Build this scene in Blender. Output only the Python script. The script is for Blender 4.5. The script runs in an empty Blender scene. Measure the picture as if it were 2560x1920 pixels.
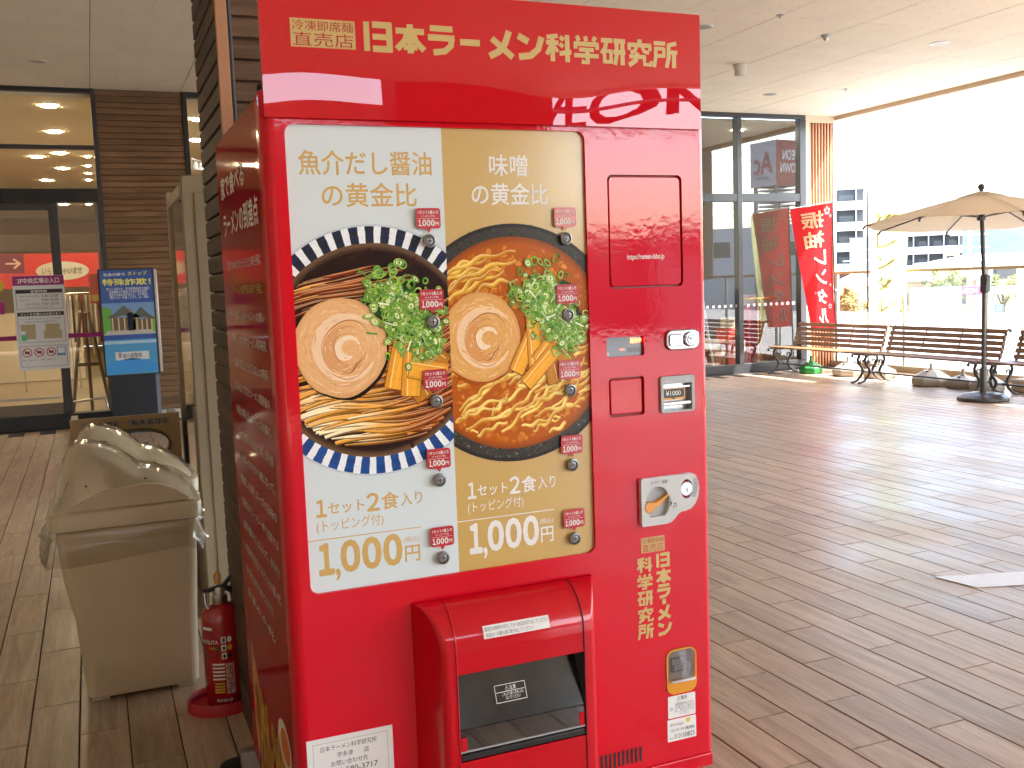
import bpy, bmesh, math, random
from math import sin, cos, tan, pi, radians, sqrt, atan2, hypot
from mathutils import Vector, Matrix
random.seed(7)
sc = bpy.context.scene
C = sc.collection

# ------------------------------------------------------------------ camera
CAM = Vector((-0.335872, -2.048, 1.432))
YAW, PITCH, ROLL = radians(22.5698), radians(-5.8013), radians(-2.0488)
FWD = Vector((sin(YAW)*cos(PITCH), cos(YAW)*cos(PITCH), sin(PITCH)))
_r = Vector((cos(YAW), -sin(YAW), 0)); _u = _r.cross(FWD)
RGT = _r*cos(ROLL) + _u*sin(ROLL)
UPV = _u*cos(ROLL) - _r*sin(ROLL)
cam = bpy.data.cameras.new('camera'); camo = bpy.data.objects.new('camera', cam); C.objects.link(camo)
camo.matrix_world = Matrix((( RGT.x, UPV.x, -FWD.x, CAM.x), (RGT.y, UPV.y, -FWD.y, CAM.y), (RGT.z, UPV.z, -FWD.z, CAM.z), (0, 0, 0, 1)))
cam.sensor_fit = 'HORIZONTAL'; cam.sensor_width = 36; cam.lens = 2507.95/2560*36
cam.clip_start = 0.05; cam.clip_end = 9000
sc.camera = camo

# ------------------------------------------------------------------ sky, sun, exposure
SUND = Vector((0.543, -0.50, 1.0)).normalized()          # towards the sun
w = bpy.data.worlds.new('World'); sc.world = w; w.use_nodes = True
nt = w.node_tree; nt.nodes.clear()
sky = nt.nodes.new('ShaderNodeTexSky'); sky.sky_type = 'NISHITA'; sky.sun_disc = False
sky.sun_elevation = math.asin(SUND.z); sky.sun_rotation = atan2(SUND.x, SUND.y)
sky.air_density = 1.0; sky.dust_density = 2.2; sky.ozone_density = 1.0
bg = nt.nodes.new('ShaderNodeBackground'); bg.inputs[1].default_value = 0.15
wo = nt.nodes.new('ShaderNodeOutputWorld')
nt.links.new(sky.outputs[0], bg.inputs[0]); nt.links.new(bg.outputs[0], wo.inputs[0])
sun = bpy.data.lights.new('sun', 'SUN'); sun.energy = 2.4; sun.angle = radians(0.5); sun.color = (1.0, 0.95, 0.88)
suno = bpy.data.objects.new('sun', sun); C.objects.link(suno)
suno.rotation_euler = (-SUND).to_track_quat('-Z', 'Y').to_euler(); suno.location = (20, -20, 30)
sc.view_settings.view_transform = 'Standard'; sc.view_settings.look = 'None'
sc.view_settings.exposure = 3.62; sc.view_settings.gamma = 1.0; sc.view_settings.use_curve_mapping = False
sc.cycles.use_denoising = True
sc.cycles.max_bounces = 10; sc.cycles.transparent_max_bounces = 16
sc.cycles.sample_clamp_indirect = 8.0

# ------------------------------------------------------------------ helpers: colours and materials
def lin(h):
    h = h.lstrip('#'); o = []
    for i in (0, 2, 4):
        c = int(h[i:i+2], 16)/255; o.append(c/12.92 if c <= .04045 else ((c+.055)/1.055)**2.4)
    return tuple(o)
def newmat(name):
    m = bpy.data.materials.new(name); m.use_nodes = True
    return m, m.node_tree, m.node_tree.nodes['Principled BSDF']
def mat(name, col, rough=.5, metal=0, coat=0, coatr=.05, bump=0, bscale=60, var=0, vscale=8, emit=None, estr=0, trans=0, spec=.5, ior=1.5, alpha=1, stretch=(1, 1, 1)):
    m, t, b = newmat(name)
    if isinstance(col, str): col = lin(col)
    b.inputs['Base Color'].default_value = (*col, 1); b.inputs['Roughness'].default_value = rough
    b.inputs['Metallic'].default_value = metal; b.inputs['Coat Weight'].default_value = coat
    b.inputs['Coat Roughness'].default_value = coatr; b.inputs['Specular IOR Level'].default_value = spec
    b.inputs['Transmission Weight'].default_value = trans; b.inputs['IOR'].default_value = ior; b.inputs['Alpha'].default_value = alpha
    if emit is not None:
        b.inputs['Emission Color'].default_value = (*(lin(emit) if isinstance(emit, str) else emit), 1); b.inputs['Emission Strength'].default_value = estr
    if bump or var:
        g = t.nodes.new('ShaderNodeNewGeometry'); mp = t.nodes.new('ShaderNodeMapping'); mp.inputs['Scale'].default_value = stretch
        t.links.new(g.outputs['Position'], mp.inputs['Vector'])
    if var:
        n = t.nodes.new('ShaderNodeTexNoise'); n.inputs['Scale'].default_value = vscale; n.inputs['Detail'].default_value = 5
        t.links.new(mp.outputs[0], n.inputs['Vector'])
        mr = t.nodes.new('ShaderNodeMapRange'); mr.inputs['From Min'].default_value = .3; mr.inputs['From Max'].default_value = .7
        mr.inputs['To Min'].default_value = 1-var; mr.inputs['To Max'].default_value = 1+var
        t.links.new(n.outputs['Fac'], mr.inputs['Value'])
        mx = t.nodes.new('ShaderNodeVectorMath'); mx.operation = 'SCALE'; mx.inputs[0].default_value = col
        t.links.new(mr.outputs[0], mx.inputs['Scale']); t.links.new(mx.outputs[0], b.inputs['Base Color'])
    if bump:
        n2 = t.nodes.new('ShaderNodeTexNoise'); n2.inputs['Scale'].default_value = bscale; n2.inputs['Detail'].default_value = 4
        t.links.new(mp.outputs[0], n2.inputs['Vector'])
        bp = t.nodes.new('ShaderNodeBump'); bp.inputs['Strength'].default_value = bump; bp.inputs['Distance'].default_value = .01
        t.links.new(n2.outputs['Fac'], bp.inputs['Height']); t.links.new(bp.outputs[0], b.inputs['Normal'])
        if coat: t.links.new(bp.outputs[0], b.inputs['Coat Normal'])
    return m
def glassmat(name, tint=(1, 1, 1), rough=.0, ior=1.52, frost=0.0, frostcol=(.9, .93, .93), k=1.0):
    """thin pane: fresnel mix of a clear and a mirror lobe, optional frosted film"""
    m = bpy.data.materials.new(name); m.use_nodes = True; t = m.node_tree; t.nodes.clear()
    out = t.nodes.new('ShaderNodeOutputMaterial'); tr = t.nodes.new('ShaderNodeBsdfTransparent'); tr.inputs[0].default_value = (*tint, 1)
    gl = t.nodes.new('ShaderNodeBsdfGlossy'); gl.inputs['Roughness'].default_value = rough; gl.inputs[0].default_value = (1, 1, 1, 1)
    f0 = min(.9, k*2*((ior-1)/(ior+1))**2)                      # two surfaces of a thin pane
    ge = t.nodes.new('ShaderNodeNewGeometry'); dt = t.nodes.new('ShaderNodeVectorMath'); dt.operation = 'DOT_PRODUCT'
    t.links.new(ge.outputs['Normal'], dt.inputs[0]); t.links.new(ge.outputs['Incoming'], dt.inputs[1])
    def mth(op, a, b_=None):
        n_ = t.nodes.new('ShaderNodeMath'); n_.operation = op
        for i_, q_ in enumerate((a, b_)):
            if q_ is None: continue
            if isinstance(q_, (int, float)): n_.inputs[i_].default_value = q_
            else: t.links.new(q_, n_.inputs[i_])
        return n_.outputs[0]
    ml_ = mth('ADD', mth('MULTIPLY', mth('POWER', mth('SUBTRACT', 1.0, mth('ABSOLUTE', dt.outputs['Value'])), 5.0), 1-f0), f0)
    ml = ml_.node; ml.use_clamp = True
    mx = t.nodes.new('ShaderNodeMixShader'); t.links.new(ml.outputs[0], mx.inputs[0])
    base = tr
    if frost:
        df = t.nodes.new('ShaderNodeBsdfTranslucent'); df.inputs[0].default_value = (*frostcol, 1)
        d2 = t.nodes.new('ShaderNodeBsdfDiffuse'); d2.inputs[0].default_value = (*frostcol, 1)
        m1 = t.nodes.new('ShaderNodeMixShader'); m1.inputs[0].default_value = .45; t.links.new(df.outputs[0], m1.inputs[1]); t.links.new(d2.outputs[0], m1.inputs[2])
        m2 = t.nodes.new('ShaderNodeMixShader'); m2.inputs[0].default_value = frost; t.links.new(tr.outputs[0], m2.inputs[1]); t.links.new(m1.outputs[0], m2.inputs[2])
        base = m2
    t.links.new(base.outputs[0], mx.inputs[1]); t.links.new(gl.outputs[0], mx.inputs[2]); t.links.new(mx.outputs[0], out.inputs[0])
    return m
def clothmat(name, col, transl=.4, rough=.9):
    m, t, b = newmat(name); col = lin(col) if isinstance(col, str) else col
    b.inputs['Base Color'].default_value = (*col, 1); b.inputs['Roughness'].default_value = rough; b.inputs['Specular IOR Level'].default_value = .15
    tl = t.nodes.new('ShaderNodeBsdfTranslucent'); tl.inputs[0].default_value = (*col, 1)
    mx = t.nodes.new('ShaderNodeMixShader'); mx.inputs[0].default_value = transl
    g = t.nodes.new('ShaderNodeNewGeometry'); n = t.nodes.new('ShaderNodeTexNoise'); n.inputs['Scale'].default_value = 40
    t.links.new(g.outputs['Position'], n.inputs['Vector']); bp = t.nodes.new('ShaderNodeBump'); bp.inputs['Strength'].default_value = .15
    t.links.new(n.outputs['Fac'], bp.inputs['Height']); t.links.new(bp.outputs[0], b.inputs['Normal'])
    t.links.new(b.outputs[0], mx.inputs[1]); t.links.new(tl.outputs[0], mx.inputs[2])
    t.links.new(mx.outputs[0], t.nodes['Material Output'].inputs[0])
    return m
def woodtile(name, c1, c2, c3, axis=1, rough=.42, bump=.12, gscale=26, ks=.06, spec=.5, tone=.12):
    """wood-look board: streaky grain along one axis, tone changes from piece to piece"""
    m, t, b = newmat(name); N = t.nodes.new; L = t.links.new
    g = N('ShaderNodeNewGeometry'); oi = N('ShaderNodeObjectInfo')
    add = N('ShaderNodeMath'); add.operation = 'ADD'; L(g.outputs['Random Per Island'], add.inputs[0]); L(oi.outputs['Random'], add.inputs[1])
    frc = N('ShaderNodeMath'); frc.operation = 'FRACT'; L(add.outputs[0], frc.inputs[0])
    off = N('ShaderNodeVectorMath'); off.operation = 'SCALE'; off.inputs[0].default_value = (13.1, 7.7, 5.3); L(frc.outputs[0], off.inputs['Scale'])
    ad = N('ShaderNodeVectorMath'); ad.operation = 'ADD'; L(g.outputs['Position'], ad.inputs[0]); L(off.outputs[0], ad.inputs[1])
    mp = N('ShaderNodeMapping'); s = [1, 1, 1]; s[axis] = ks; mp.inputs['Scale'].default_value = s; L(ad.outputs[0], mp.inputs['Vector'])
    n1 = N('ShaderNodeTexNoise'); n1.inputs['Scale'].default_value = gscale; n1.inputs['Detail'].default_value = 6; n1.inputs['Distortion'].default_value = 1.4; L(mp.outputs[0], n1.inputs['Vector'])
    n2 = N('ShaderNodeTexNoise'); n2.inputs['Scale'].default_value = gscale*9; n2.inputs['Detail'].default_value = 3; L(mp.outputs[0], n2.inputs['Vector'])
    n3 = N('ShaderNodeTexNoise'); n3.inputs['Scale'].default_value = 1.3; n3.inputs['Detail'].default_value = 5; L(g.outputs['Position'], n3.inputs['Vector'])
    cr = N('ShaderNodeValToRGB'); e = cr.color_ramp.elements; e[0].position = .3; e[0].color = (*c1, 1); e[1].position = .72; e[1].color = (*c3, 1)
    k = e.new(.5); k.color = (*c2, 1); L(n1.outputs['Fac'], cr.inputs[0])
    def rng(sock, a, bb, lo=.3, hi=.7):
        r = N('ShaderNodeMapRange'); r.inputs['From Min'].default_value = lo; r.inputs['From Max'].default_value = hi
        r.inputs['To Min'].default_value = a; r.inputs['To Max'].default_value = bb; L(sock, r.inputs['Value']); return r.outputs[0]
    f1 = rng(frc.outputs[0], 1-tone, 1+tone, 0, 1); f2 = rng(n2.outputs['Fac'], .86, 1.12); f3 = rng(n3.outputs['Fac'], .85, 1.12)
    m1 = N('ShaderNodeMath'); m1.operation = 'MULTIPLY'; L(f1, m1.inputs[0]); L(f2, m1.inputs[1])
    m2 = N('ShaderNodeMath'); m2.operation = 'MULTIPLY'; L(m1.outputs[0], m2.inputs[0]); L(f3, m2.inputs[1])
    sc_ = N('ShaderNodeVectorMath'); sc_.operation = 'SCALE'; L(cr.outputs[0], sc_.inputs[0]); L(m2.outputs[0], sc_.inputs['Scale'])
    L(sc_.outputs[0], b.inputs['Base Color']); b.inputs['Specular IOR Level'].default_value = spec
    rr = rng(n3.outputs['Fac'], rough-.07, rough+.1); L(rr, b.inputs['Roughness'])
    bp = N('ShaderNodeBump'); bp.inputs['Strength'].default_value = bump; bp.inputs['Distance'].default_value = .004
    L(n2.outputs['Fac'], bp.inputs['Height']); L(bp.outputs[0], b.inputs['Normal'])
    return m

RED = (.66, .002, .016)
def redmat(name, col, orange=.012, sc1=55, cr=(.03, .10), cw=.85):
    m, t, b = newmat(name); N = t.nodes.new; L = t.links.new
    g = N('ShaderNodeNewGeometry'); n = N('ShaderNodeTexNoise'); n.inputs['Scale'].default_value = sc1; n.inputs['Detail'].default_value = 3
    L(g.outputs['Position'], n.inputs['Vector'])
    bp = N('ShaderNodeBump'); bp.inputs['Strength'].default_value = orange; bp.inputs['Distance'].default_value = .02; L(n.outputs['Fac'], bp.inputs['Height'])
    n2 = N('ShaderNodeTexNoise'); n2.inputs['Scale'].default_value = 5; n2.inputs['Detail'].default_value = 6; L(g.outputs['Position'], n2.inputs['Vector'])
    r = N('ShaderNodeMapRange'); r.inputs['From Min'].default_value = .35; r.inputs['From Max'].default_value = .75; r.inputs['To Min'].default_value = cr[0]; r.inputs['To Max'].default_value = cr[1]
    L(n2.outputs['Fac'], r.inputs['Value']); L(r.outputs[0], b.inputs['Coat Roughness'])
    b.inputs['Base Color'].default_value = (*col, 1); b.inputs['Roughness'].default_value = .38; b.inputs['Coat Weight'].default_value = cw; b.inputs['Coat IOR'].default_value = 1.5; b.inputs['Specular IOR Level'].default_value = 0
    L(bp.outputs[0], b.inputs['Coat Normal'])
    return m
M = {}
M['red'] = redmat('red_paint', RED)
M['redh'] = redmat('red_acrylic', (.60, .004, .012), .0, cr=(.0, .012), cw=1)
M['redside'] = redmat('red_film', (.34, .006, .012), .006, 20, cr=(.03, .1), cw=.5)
M['redplastic'] = mat('red_plastic', (.56, .003, .012), .3, coat=.6, coatr=.06, spec=.1)
M['rednotch'] = mat('red_groove', (.3, .004, .01), .4)
def inkmat(name, rough=.28, coat=.35, coatr=.12):
    m, t, b = newmat(name); N = t.nodes.new; L = t.links.new
    a = N('ShaderNodeVertexColor'); a.layer_name = 'Col'; g = N('ShaderNodeNewGeometry'); n = N('ShaderNodeTexNoise')
    n.inputs['Scale'].default_value = 160; n.inputs['Detail'].default_value = 4; L(g.outputs['Position'], n.inputs['Vector'])
    r = N('ShaderNodeMapRange'); r.inputs['From Min'].default_value = .3; r.inputs['From Max'].default_value = .7; r.inputs['To Min'].default_value = 1.08; r.inputs['To Max'].default_value = 1.22
    L(n.outputs['Fac'], r.inputs['Value']); s = N('ShaderNodeVectorMath'); s.operation = 'SCALE'; L(a.outputs['Color'], s.inputs[0]); L(r.outputs[0], s.inputs['Scale'])
    L(s.outputs[0], b.inputs['Base Color']); b.inputs['Roughness'].default_value = rough; b.inputs['Coat Weight'].default_value = coat; b.inputs['Coat Roughness'].default_value = coatr; b.inputs['Specular IOR Level'].default_value = .12
    return m
M['ink'] = inkmat('print_ink', .4, .3, .16)
M['white_print'] = mat('white_print', (.68, .785, .825), .4, coat=.35, coatr=.14, bump=.01, bscale=90)
M['gold_print'] = mat('gold_print', lin('#c9a75a'), .35, coat=1, coatr=.16, bump=.012, bscale=90)
M['goldt'] = mat('gold_letters', lin('#d0ac66'), .4)
M['goldlogo'] = mat('gold_logo', lin('#cbb06a'), .35, coat=.5, coatr=.06)
M['whitet'] = mat('white_letters', (.82, .82, .8), .4)
M['blackt'] = mat('black_letters', (.02, .02, .022), .5)
M['greyt'] = mat('grey_letters', (.12, .12, .13), .5)
M['tagred'] = mat('tag_red', (.5, .012, .025), .35, coat=.4)
M['chrome'] = mat('chrome', (.48, .48, .49), .14, 1)
M['steel'] = mat('steel', (.55, .54, .52), .3, 1, var=.1, vscale=30)
M['plgrey'] = mat('grey_plastic', (.42, .44, .45), .4)
M['plgrey2'] = mat('pale_grey_plastic', (.58, .6, .6), .35, coat=.2)
M['dark'] = mat('dark_plastic', (.02, .02, .022), .35)
M['black'] = mat('black_matte', (.012, .012, .013), .6)
M['lens'] = mat('button_lens', (.25, .26, .27), .08, coat=1, coatr=.02)
M['amber'] = mat('amber_plastic', (.75, .3, .01), .3, coat=.4)
M['paper'] = mat('paper', (.8, .8, .79), .7)
M['led'] = mat('led_text', (.6, .05, .02), .5, emit=(1, .12, .04), estr=1.2)
M['scr'] = mat('display_window', (.06, .07, .08), .1, coat=1)
M['clear'] = glassmat('clear_plastic', (.93, .93, .93), .02, 1.5, k=1.3)
M['smoke'] = glassmat('clear_flap', (.55, .56, .56), .03, 1.6, k=1.4)

# ------------------------------------------------------------------ helpers: meshes and objects
class MB:
    def __init__(s): s.v = []; s.f = []; s.c = []
    def add(s, vs, fs, col=None):
        o = len(s.v); s.v += [tuple(p) for p in vs]
        for f in fs: s.f.append([i+o for i in f]); s.c.append(col)
        return s
    def box(s, x0, x1, y0, y1, z0, z1):
        return s.add([(x0, y0, z0), (x1, y0, z0), (x1, y1, z0), (x0, y1, z0), (x0, y0, z1), (x1, y0, z1), (x1, y1, z1), (x0, y1, z1)],
                     [(3, 2, 1, 0), (4, 5, 6, 7), (0, 1, 5, 4), (1, 2, 6, 5), (2, 3, 7, 6), (3, 0, 4, 7)])
    def poly(s, pts, col=None): return s.add(pts, [tuple(range(len(pts)))], col)
    def prism(s, pts, d):
        n = len(pts); d = Vector(d); a = [Vector(p) for p in pts]
        return s.add(a+[p+d for p in a], [tuple(range(n))[::-1], tuple(range(n, 2*n))]+[(i, (i+1) % n, n+(i+1) % n, n+i) for i in range(n)])
    def loft(s, rings, cap=True, closed=True):
        n = len(rings[0]); vs = [p for r in rings for p in r]; fs = []
        for k in range(len(rings)-1):
            for i in range(n if closed else n-1):
                j = (i+1) % n; fs.append((k*n+i, k*n+j, (k+1)*n+j, (k+1)*n+i))
        if cap: fs.append(tuple(range(n))[::-1]); fs.append(tuple((len(rings)-1)*n+i for i in range(n)))
        return s.add(vs, fs)
    def lathe(s, prof, cx, cy, n=24, z=0, cap=True):
        return s.loft([[(cx+r*cos(2*pi*i/n), cy+r*sin(2*pi*i/n), z+h) for i in range(n)] for r, h in prof], cap)
    def lathey(s, prof, cx, cz, n=20, cap=True):        # axis along y: (radius, y)
        return s.loft([[(cx+r*cos(2*pi*i/n), h, cz-r*sin(2*pi*i/n)) for i in range(n)] for r, h in prof], cap)
    def tube(s, path, r, n=8, cap=True, flat=1.0):
        P = [Vector(p) for p in path]; rings = []; T0 = (P[1]-P[0]).normalized()
        a = Vector((0, 0, 1)) if abs(T0.z) < .9 else Vector((1, 0, 0)); nrm = T0.cross(a).normalized()
        for i, p in enumerate(P):
            T = (P[min(i+1, len(P)-1)]-P[max(i-1, 0)]).normalized(); nrm = (nrm-T*nrm.dot(T)).normalized(); b = T.cross(nrm)
            rr = r[i] if isinstance(r, (list, tuple)) else r
            rings.append([tuple(p+nrm*(rr*cos(2*pi*k/n))+b*(rr*flat*sin(2*pi*k/n))) for k in range(n)])
        return s.loft(rings, cap)
    def grid(s, fn, nu, nv, u0=0, u1=1, v0=0, v1=1):
        vs = [fn(u0+(u1-u0)*i/nu, v0+(v1-v0)*j/nv) for j in range(nv+1) for i in range(nu+1)]
        return s.add(vs, [(j*(nu+1)+i, j*(nu+1)+i+1, (j+1)*(nu+1)+i+1, (j+1)*(nu+1)+i) for j in range(nv) for i in range(nu)])
    def mesh(s, name, org=(0, 0, 0), bevel=0, seg=2, smooth=None, clean=True):
        me = bpy.data.meshes.new(name); ox, oy, oz = org
        me.from_pydata([(x-ox, y-oy, z-oz) for x, y, z in s.v], [], s.f)
        if any(c is not None for c in s.c):
            at = me.color_attributes.new('Col', 'FLOAT_COLOR', 'CORNER')
            for p in me.polygons:
                c = s.c[p.index] or (1, 1, 1)
                for li in p.loop_indices: at.data[li].color = (*c, 1)
        elif clean:
            bm = bmesh.new(); bm.from_mesh(me); bmesh.ops.recalc_face_normals(bm, faces=bm.faces)
            if bevel:
                es = [e for e in bm.edges if len(e.link_faces) == 2 and e.calc_face_angle() > .6]
                rb = bmesh.ops.bevel(bm, geom=es, offset=bevel, segments=seg, profile=.5, affect='EDGES', clamp_overlap=True)
                for f_ in rb['faces']: f_.smooth = True
            bm.to_mesh(me); bm.free()
        if smooth:
            me.polygons.foreach_set('use_smooth', [True]*len(me.polygons)); me.set_sharp_from_angle(angle=radians(smooth))
        me.update(); return me
    def build(s, name, m, parent=None, bevel=0, seg=2, smooth=None, label=None, cat=None, group=None, kind=None):
        me = s.mesh(name, origin(parent), bevel, seg, smooth)
        return mk(name, me, m, parent, label, cat, group, kind)
ORG = {}
def origin(p): return ORG.get(p.name, (0, 0, 0)) if p else (0, 0, 0)
def mk(name, me, m, parent=None, label=None, cat=None, group=None, kind=None):
    if m and not me.materials: me.materials.append(M[m] if isinstance(m, str) else m)
    o = bpy.data.objects.new(name, me); C.objects.link(o)
    if parent: o.parent = parent; ORG[o.name] = origin(parent)
    if label: o['label'] = label
    if cat: o['category'] = cat
    if group: o['group'] = group
    if kind: o['kind'] = kind
    return o
def thing(name, loc, label, cat, group=None):
    o = bpy.data.objects.new(name, None); o.empty_display_size = .1; C.objects.link(o); o.location = loc; ORG[o.name] = tuple(loc)
    o['label'] = label; o['category'] = cat
    if group: o['group'] = group
    return o
def copy_tree(o, parent=None):
    c = o.copy(); C.objects.link(c)
    if parent: c.parent = parent
    for ch in list(o.children): copy_tree(ch, c)
    return c
def rrect(x0, x1, z0, z1, r, n=5):
    o = []
    for cx, cz, a0 in ((x1-r, z1-r, 0), (x0+r, z1-r, 90), (x0+r, z0+r, 180), (x1-r, z0+r, 270)):
        for i in range(n+1):
            a = radians(a0+90*i/n); o.append((cx+r*cos(a), cz+r*sin(a)))
    return o
def plate(outer, holes, mapf, depth=0, wall_outer=False):
    """flat plate with holes: returns MB-like mesh data in mapf(u,v,d)"""
    bm = bmesh.new(); es = []
    for lp in [outer]+holes:
        vs = [bm.verts.new((u, v, 0)) for u, v in lp]
        es += [bm.edges.new((vs[i], vs[(i+1) % len(vs)])) for i in range(len(vs))]
    bmesh.ops.triangle_fill(bm, use_beauty=True, use_dissolve=False, edges=es)
    bm.verts.index_update(); mb = MB()
    mb.add([mapf(v.co.x, v.co.y, 0) for v in bm.verts], [tuple(v.index for v in f.verts) for f in bm.faces]); bm.free()
    if depth:
        for lp in holes+([outer] if wall_outer else []):
            n = len(lp); mb.add([mapf(u, v, 0) for u, v in lp]+[mapf(u, v, depth) for u, v in lp], [(i, (i+1) % n, n+(i+1) % n, n+i) for i in range(n)])
    return mb
def FR(d0=0.0): return lambda u, v, d=0: (u, d0+d, v)          # machine front (normal -y); d goes inwards
_tc = {}
def text_mesh(body, bold=0.0, vertical=False, spacing=1.0):
    bold = 0.0; key = (body, bold, spacing)
    if key not in _tc:
        cu = bpy.data.curves.new('t', 'FONT'); cu.body = body; cu.size = 1; cu.offset = bold; cu.resolution_u = 3; cu.align_x = 'CENTER'; cu.space_character = spacing; cu.space_line = .95
        o = bpy.data.objects.new('t', cu); C.objects.link(o); bpy.context.view_layer.update()
        me = bpy.data.meshes.new_from_object(o.evaluated_get(bpy.context.evaluated_depsgraph_get()))
        _tc[key] = ([tuple(v.co) for v in me.vertices], [tuple(p.vertices) for p in me.polygons])
        bpy.data.objects.remove(o); bpy.data.curves.remove(cu); bpy.data.meshes.remove(me)
    return _tc[key]
def txt(body, u0, u1, v0, v1, mp, m, parent, bold=0.0, name='lettering', mb=None, mirror=False, spacing=1.0):
    vs, fs = text_mesh(body, bold, spacing=spacing)
    xs = [p[0] for p in vs]; ys = [p[1] for p in vs]; x0, x1, y0, y1 = min(xs), max(xs), min(ys), max(ys)
    ku = (u1-u0)/(x1-x0); kv = (v1-v0)/max(y1-y0, 1e-6)
    b = mb if mb is not None else MB()
    hgt = (y1-y0)/max(1, body.count('\n')+1)
    if bold:                                   # heavier weight: overlapping shifted copies, each a hair further out
        bx = min(bold*1.1*hgt, .06)*ku; by = min(bold*1.1*hgt, .06)*kv; sh = [(bx*cos(2*pi*k/8), by*sin(2*pi*k/8)) for k in range(8)]
    else: sh = [(0, 0)]; bx = by = 0
    ku2 = (u1-u0-2*bx)/(x1-x0); kv2 = (v1-v0-2*by)/max(y1-y0, 1e-6)
    for k, (dx, dy) in enumerate(sh):
        out = []
        for p in vs:
            uu = u0+bx+(p[0]-x0)*ku2+dx; vv = v0+by+(p[1]-y0)*kv2+dy; q = mp(uu if not mirror else u0+u1-uu, vv); out.append(q)
        if k:
            a_, b_, c_ = Vector(mp(u0, v0)), Vector(mp(u1, v0)), Vector(mp(u0, v1)); nn_ = (b_-a_).cross(c_-a_)
            nn_ = nn_.normalized()*(.000012*k) if nn_.length > 0 else Vector((0, 0, 0))
            out = [tuple(Vector(q)+nn_) for q in out]
        b.add(out, fs)
    if mb is not None: return mb
    me = b.mesh(name, origin(parent), clean=False); return mk(name, me, m, parent)

# custom heavy logo glyphs: strokes on a unit square (x, y up), each a polyline with a width
LOGO = {
 '日': [([(.1, 0), (.1, 1)], .17), ([(.3, .91), (.97, .91)], .18), ([(.88, .99), (.88, .01)], .18), ([(.3, .5), (.88, .5)], .16), ([(.3, .09), (.97, .09)], .18)],
 '本': [([(0, .76), (1, .76)], .17), ([(.5, 0), (.5, 1)], .19), ([(.42, .74), (.3, .42), (.02, .12)], .18), ([(.58, .74), (.7, .42), (.98, .12)], .18), ([(.26, .2), (.74, .2)], .15)],
 'ラ': [([(.1, .92), (.92, .92)], .17), ([(.02, .6), (.98, .6)], .18), ([(.88, .62), (.84, .34), (.62, .14), (.2, .08)], .18)],
 'ー': [([(.08, .5), (.92, .5)], .2)],
 'メ': [([(.8, 1), (.64, .55), (.4, .25), (.04, .06)], .2), ([(.14, .7), (.92, .06)], .19)],
 'ン': [([(.03, .86), (.42, .66)], .2), ([(.04, .1), (.5, .16), (.8, .42), (.94, .86)], .2)],
 '科': [([(.03, .88), (.47, .95)], .13), ([(0, .69), (.5, .69)], .14), ([(.25, 0), (.25, .9)], .15), ([(.2, .6), (.02, .24)], .13), ([(.32, .55), (.46, .36)], .12), ([(.56, .92), (.7, .8)], .13), ([(.54, .66), (.68, .55)], .13), ([(.84, 0), (.84, 1)], .16), ([(.52, .3), (1, .38)], .14)],
 '学': [([(.12, 1), (.2, .82)], .14), ([(.46, 1), (.5, .82)], .14), ([(.88, 1), (.78, .82)], .14), ([(0, .71), (1, .71)], .14), ([(.06, .74), (.06, .52)], .13), ([(.94, .74), (.94, .52)], .13), ([(.2, .5), (.8, .5)], .12), ([(.54, .5), (.54, .02), (.3, .06)], .16), ([(0, .28), (1, .28)], .13)],
 '研': [([(0, .9), (.47, .9)], .14), ([(.22, .9), (.16, .6), (.0, .4)], .14), ([(.13, .55), (.13, .04)], .12), ([(.1, .5), (.46, .5)], .11), ([(.4, .55), (.4, .04)], .12), ([(.1, .1), (.46, .1)], .11), ([(.52, .9), (1, .9)], .14), ([(.5, .48), (1, .48)], .14), ([(.64, .95), (.64, .4), (.56, 0)], .14), ([(.88, .95), (.88, 0)], .15)],
 '究': [([(.5, 1.02), (.5, .84)], .16), ([(0, .8), (1, .8)], .13), ([(.06, .82), (.06, .6)], .12), ([(.94, .82), (.94, .6)], .12), ([(.38, .74), (.3, .58), (.12, .5)], .12), ([(.62, .74), (.68, .58), (.9, .52)], .12), ([(.06, .36), (.76, .36)], .13), ([(.4, .52), (.34, .22), (.04, .02)], .15), ([(.7, .38), (.7, .08), (.98, .08), (.98, .22)], .13)],
 '所': [([(0, .92), (.5, .92)], .13), ([(.08, .78), (.08, .4), (0, 0)], .13), ([(.06, .72), (.46, .72)], .11), ([(.43, .76), (.43, .38)], .12), ([(.06, .44), (.46, .44)], .11), ([(.98, .95), (.6, .86)], .13), ([(.64, .88), (.64, .4), (.54, 0)], .14), ([(.6, .6), (1.02, .6)], .13), ([(.87, .6), (.87, 0)], .15)],
}
def stroke_poly(path, wd):
    L, Rr = [], []
    for i, p in enumerate(path):
        a = path[max(i-1, 0)]; b = path[min(i+1, len(path)-1)]; dx, dy = b[0]-a[0], b[1]-a[1]; l = hypot(dx, dy); nx, ny = -dy/l, dx/l
        L.append((p[0]+nx*wd/2, p[1]+ny*wd/2)); Rr.append((p[0]-nx*wd/2, p[1]-ny*wd/2))
    return [(L[i], L[i+1], Rr[i+1], Rr[i]) for i in range(len(path)-1)]
def logo(chars, boxes, mp, m, parent):
    b = MB(); k = 0
    for ch, (u0, u1, v0, v1) in zip(chars, boxes):
        for path, wd in LOGO[ch]:
            q = [(u0+x*(u1-u0), v0+y*(v1-v0)) for x, y in path]; k += 1
            for pl in stroke_poly(q, 1.2*wd*(v1-v0)*(.5+.5*(u1-u0)/(v1-v0))): b.poly([mp(x, y, -.00001*(k % 12)) for x, y in pl])
    me = b.mesh('logo_lettering', origin(parent), clean=False); return mk('logo_lettering', me, m, parent)

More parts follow.
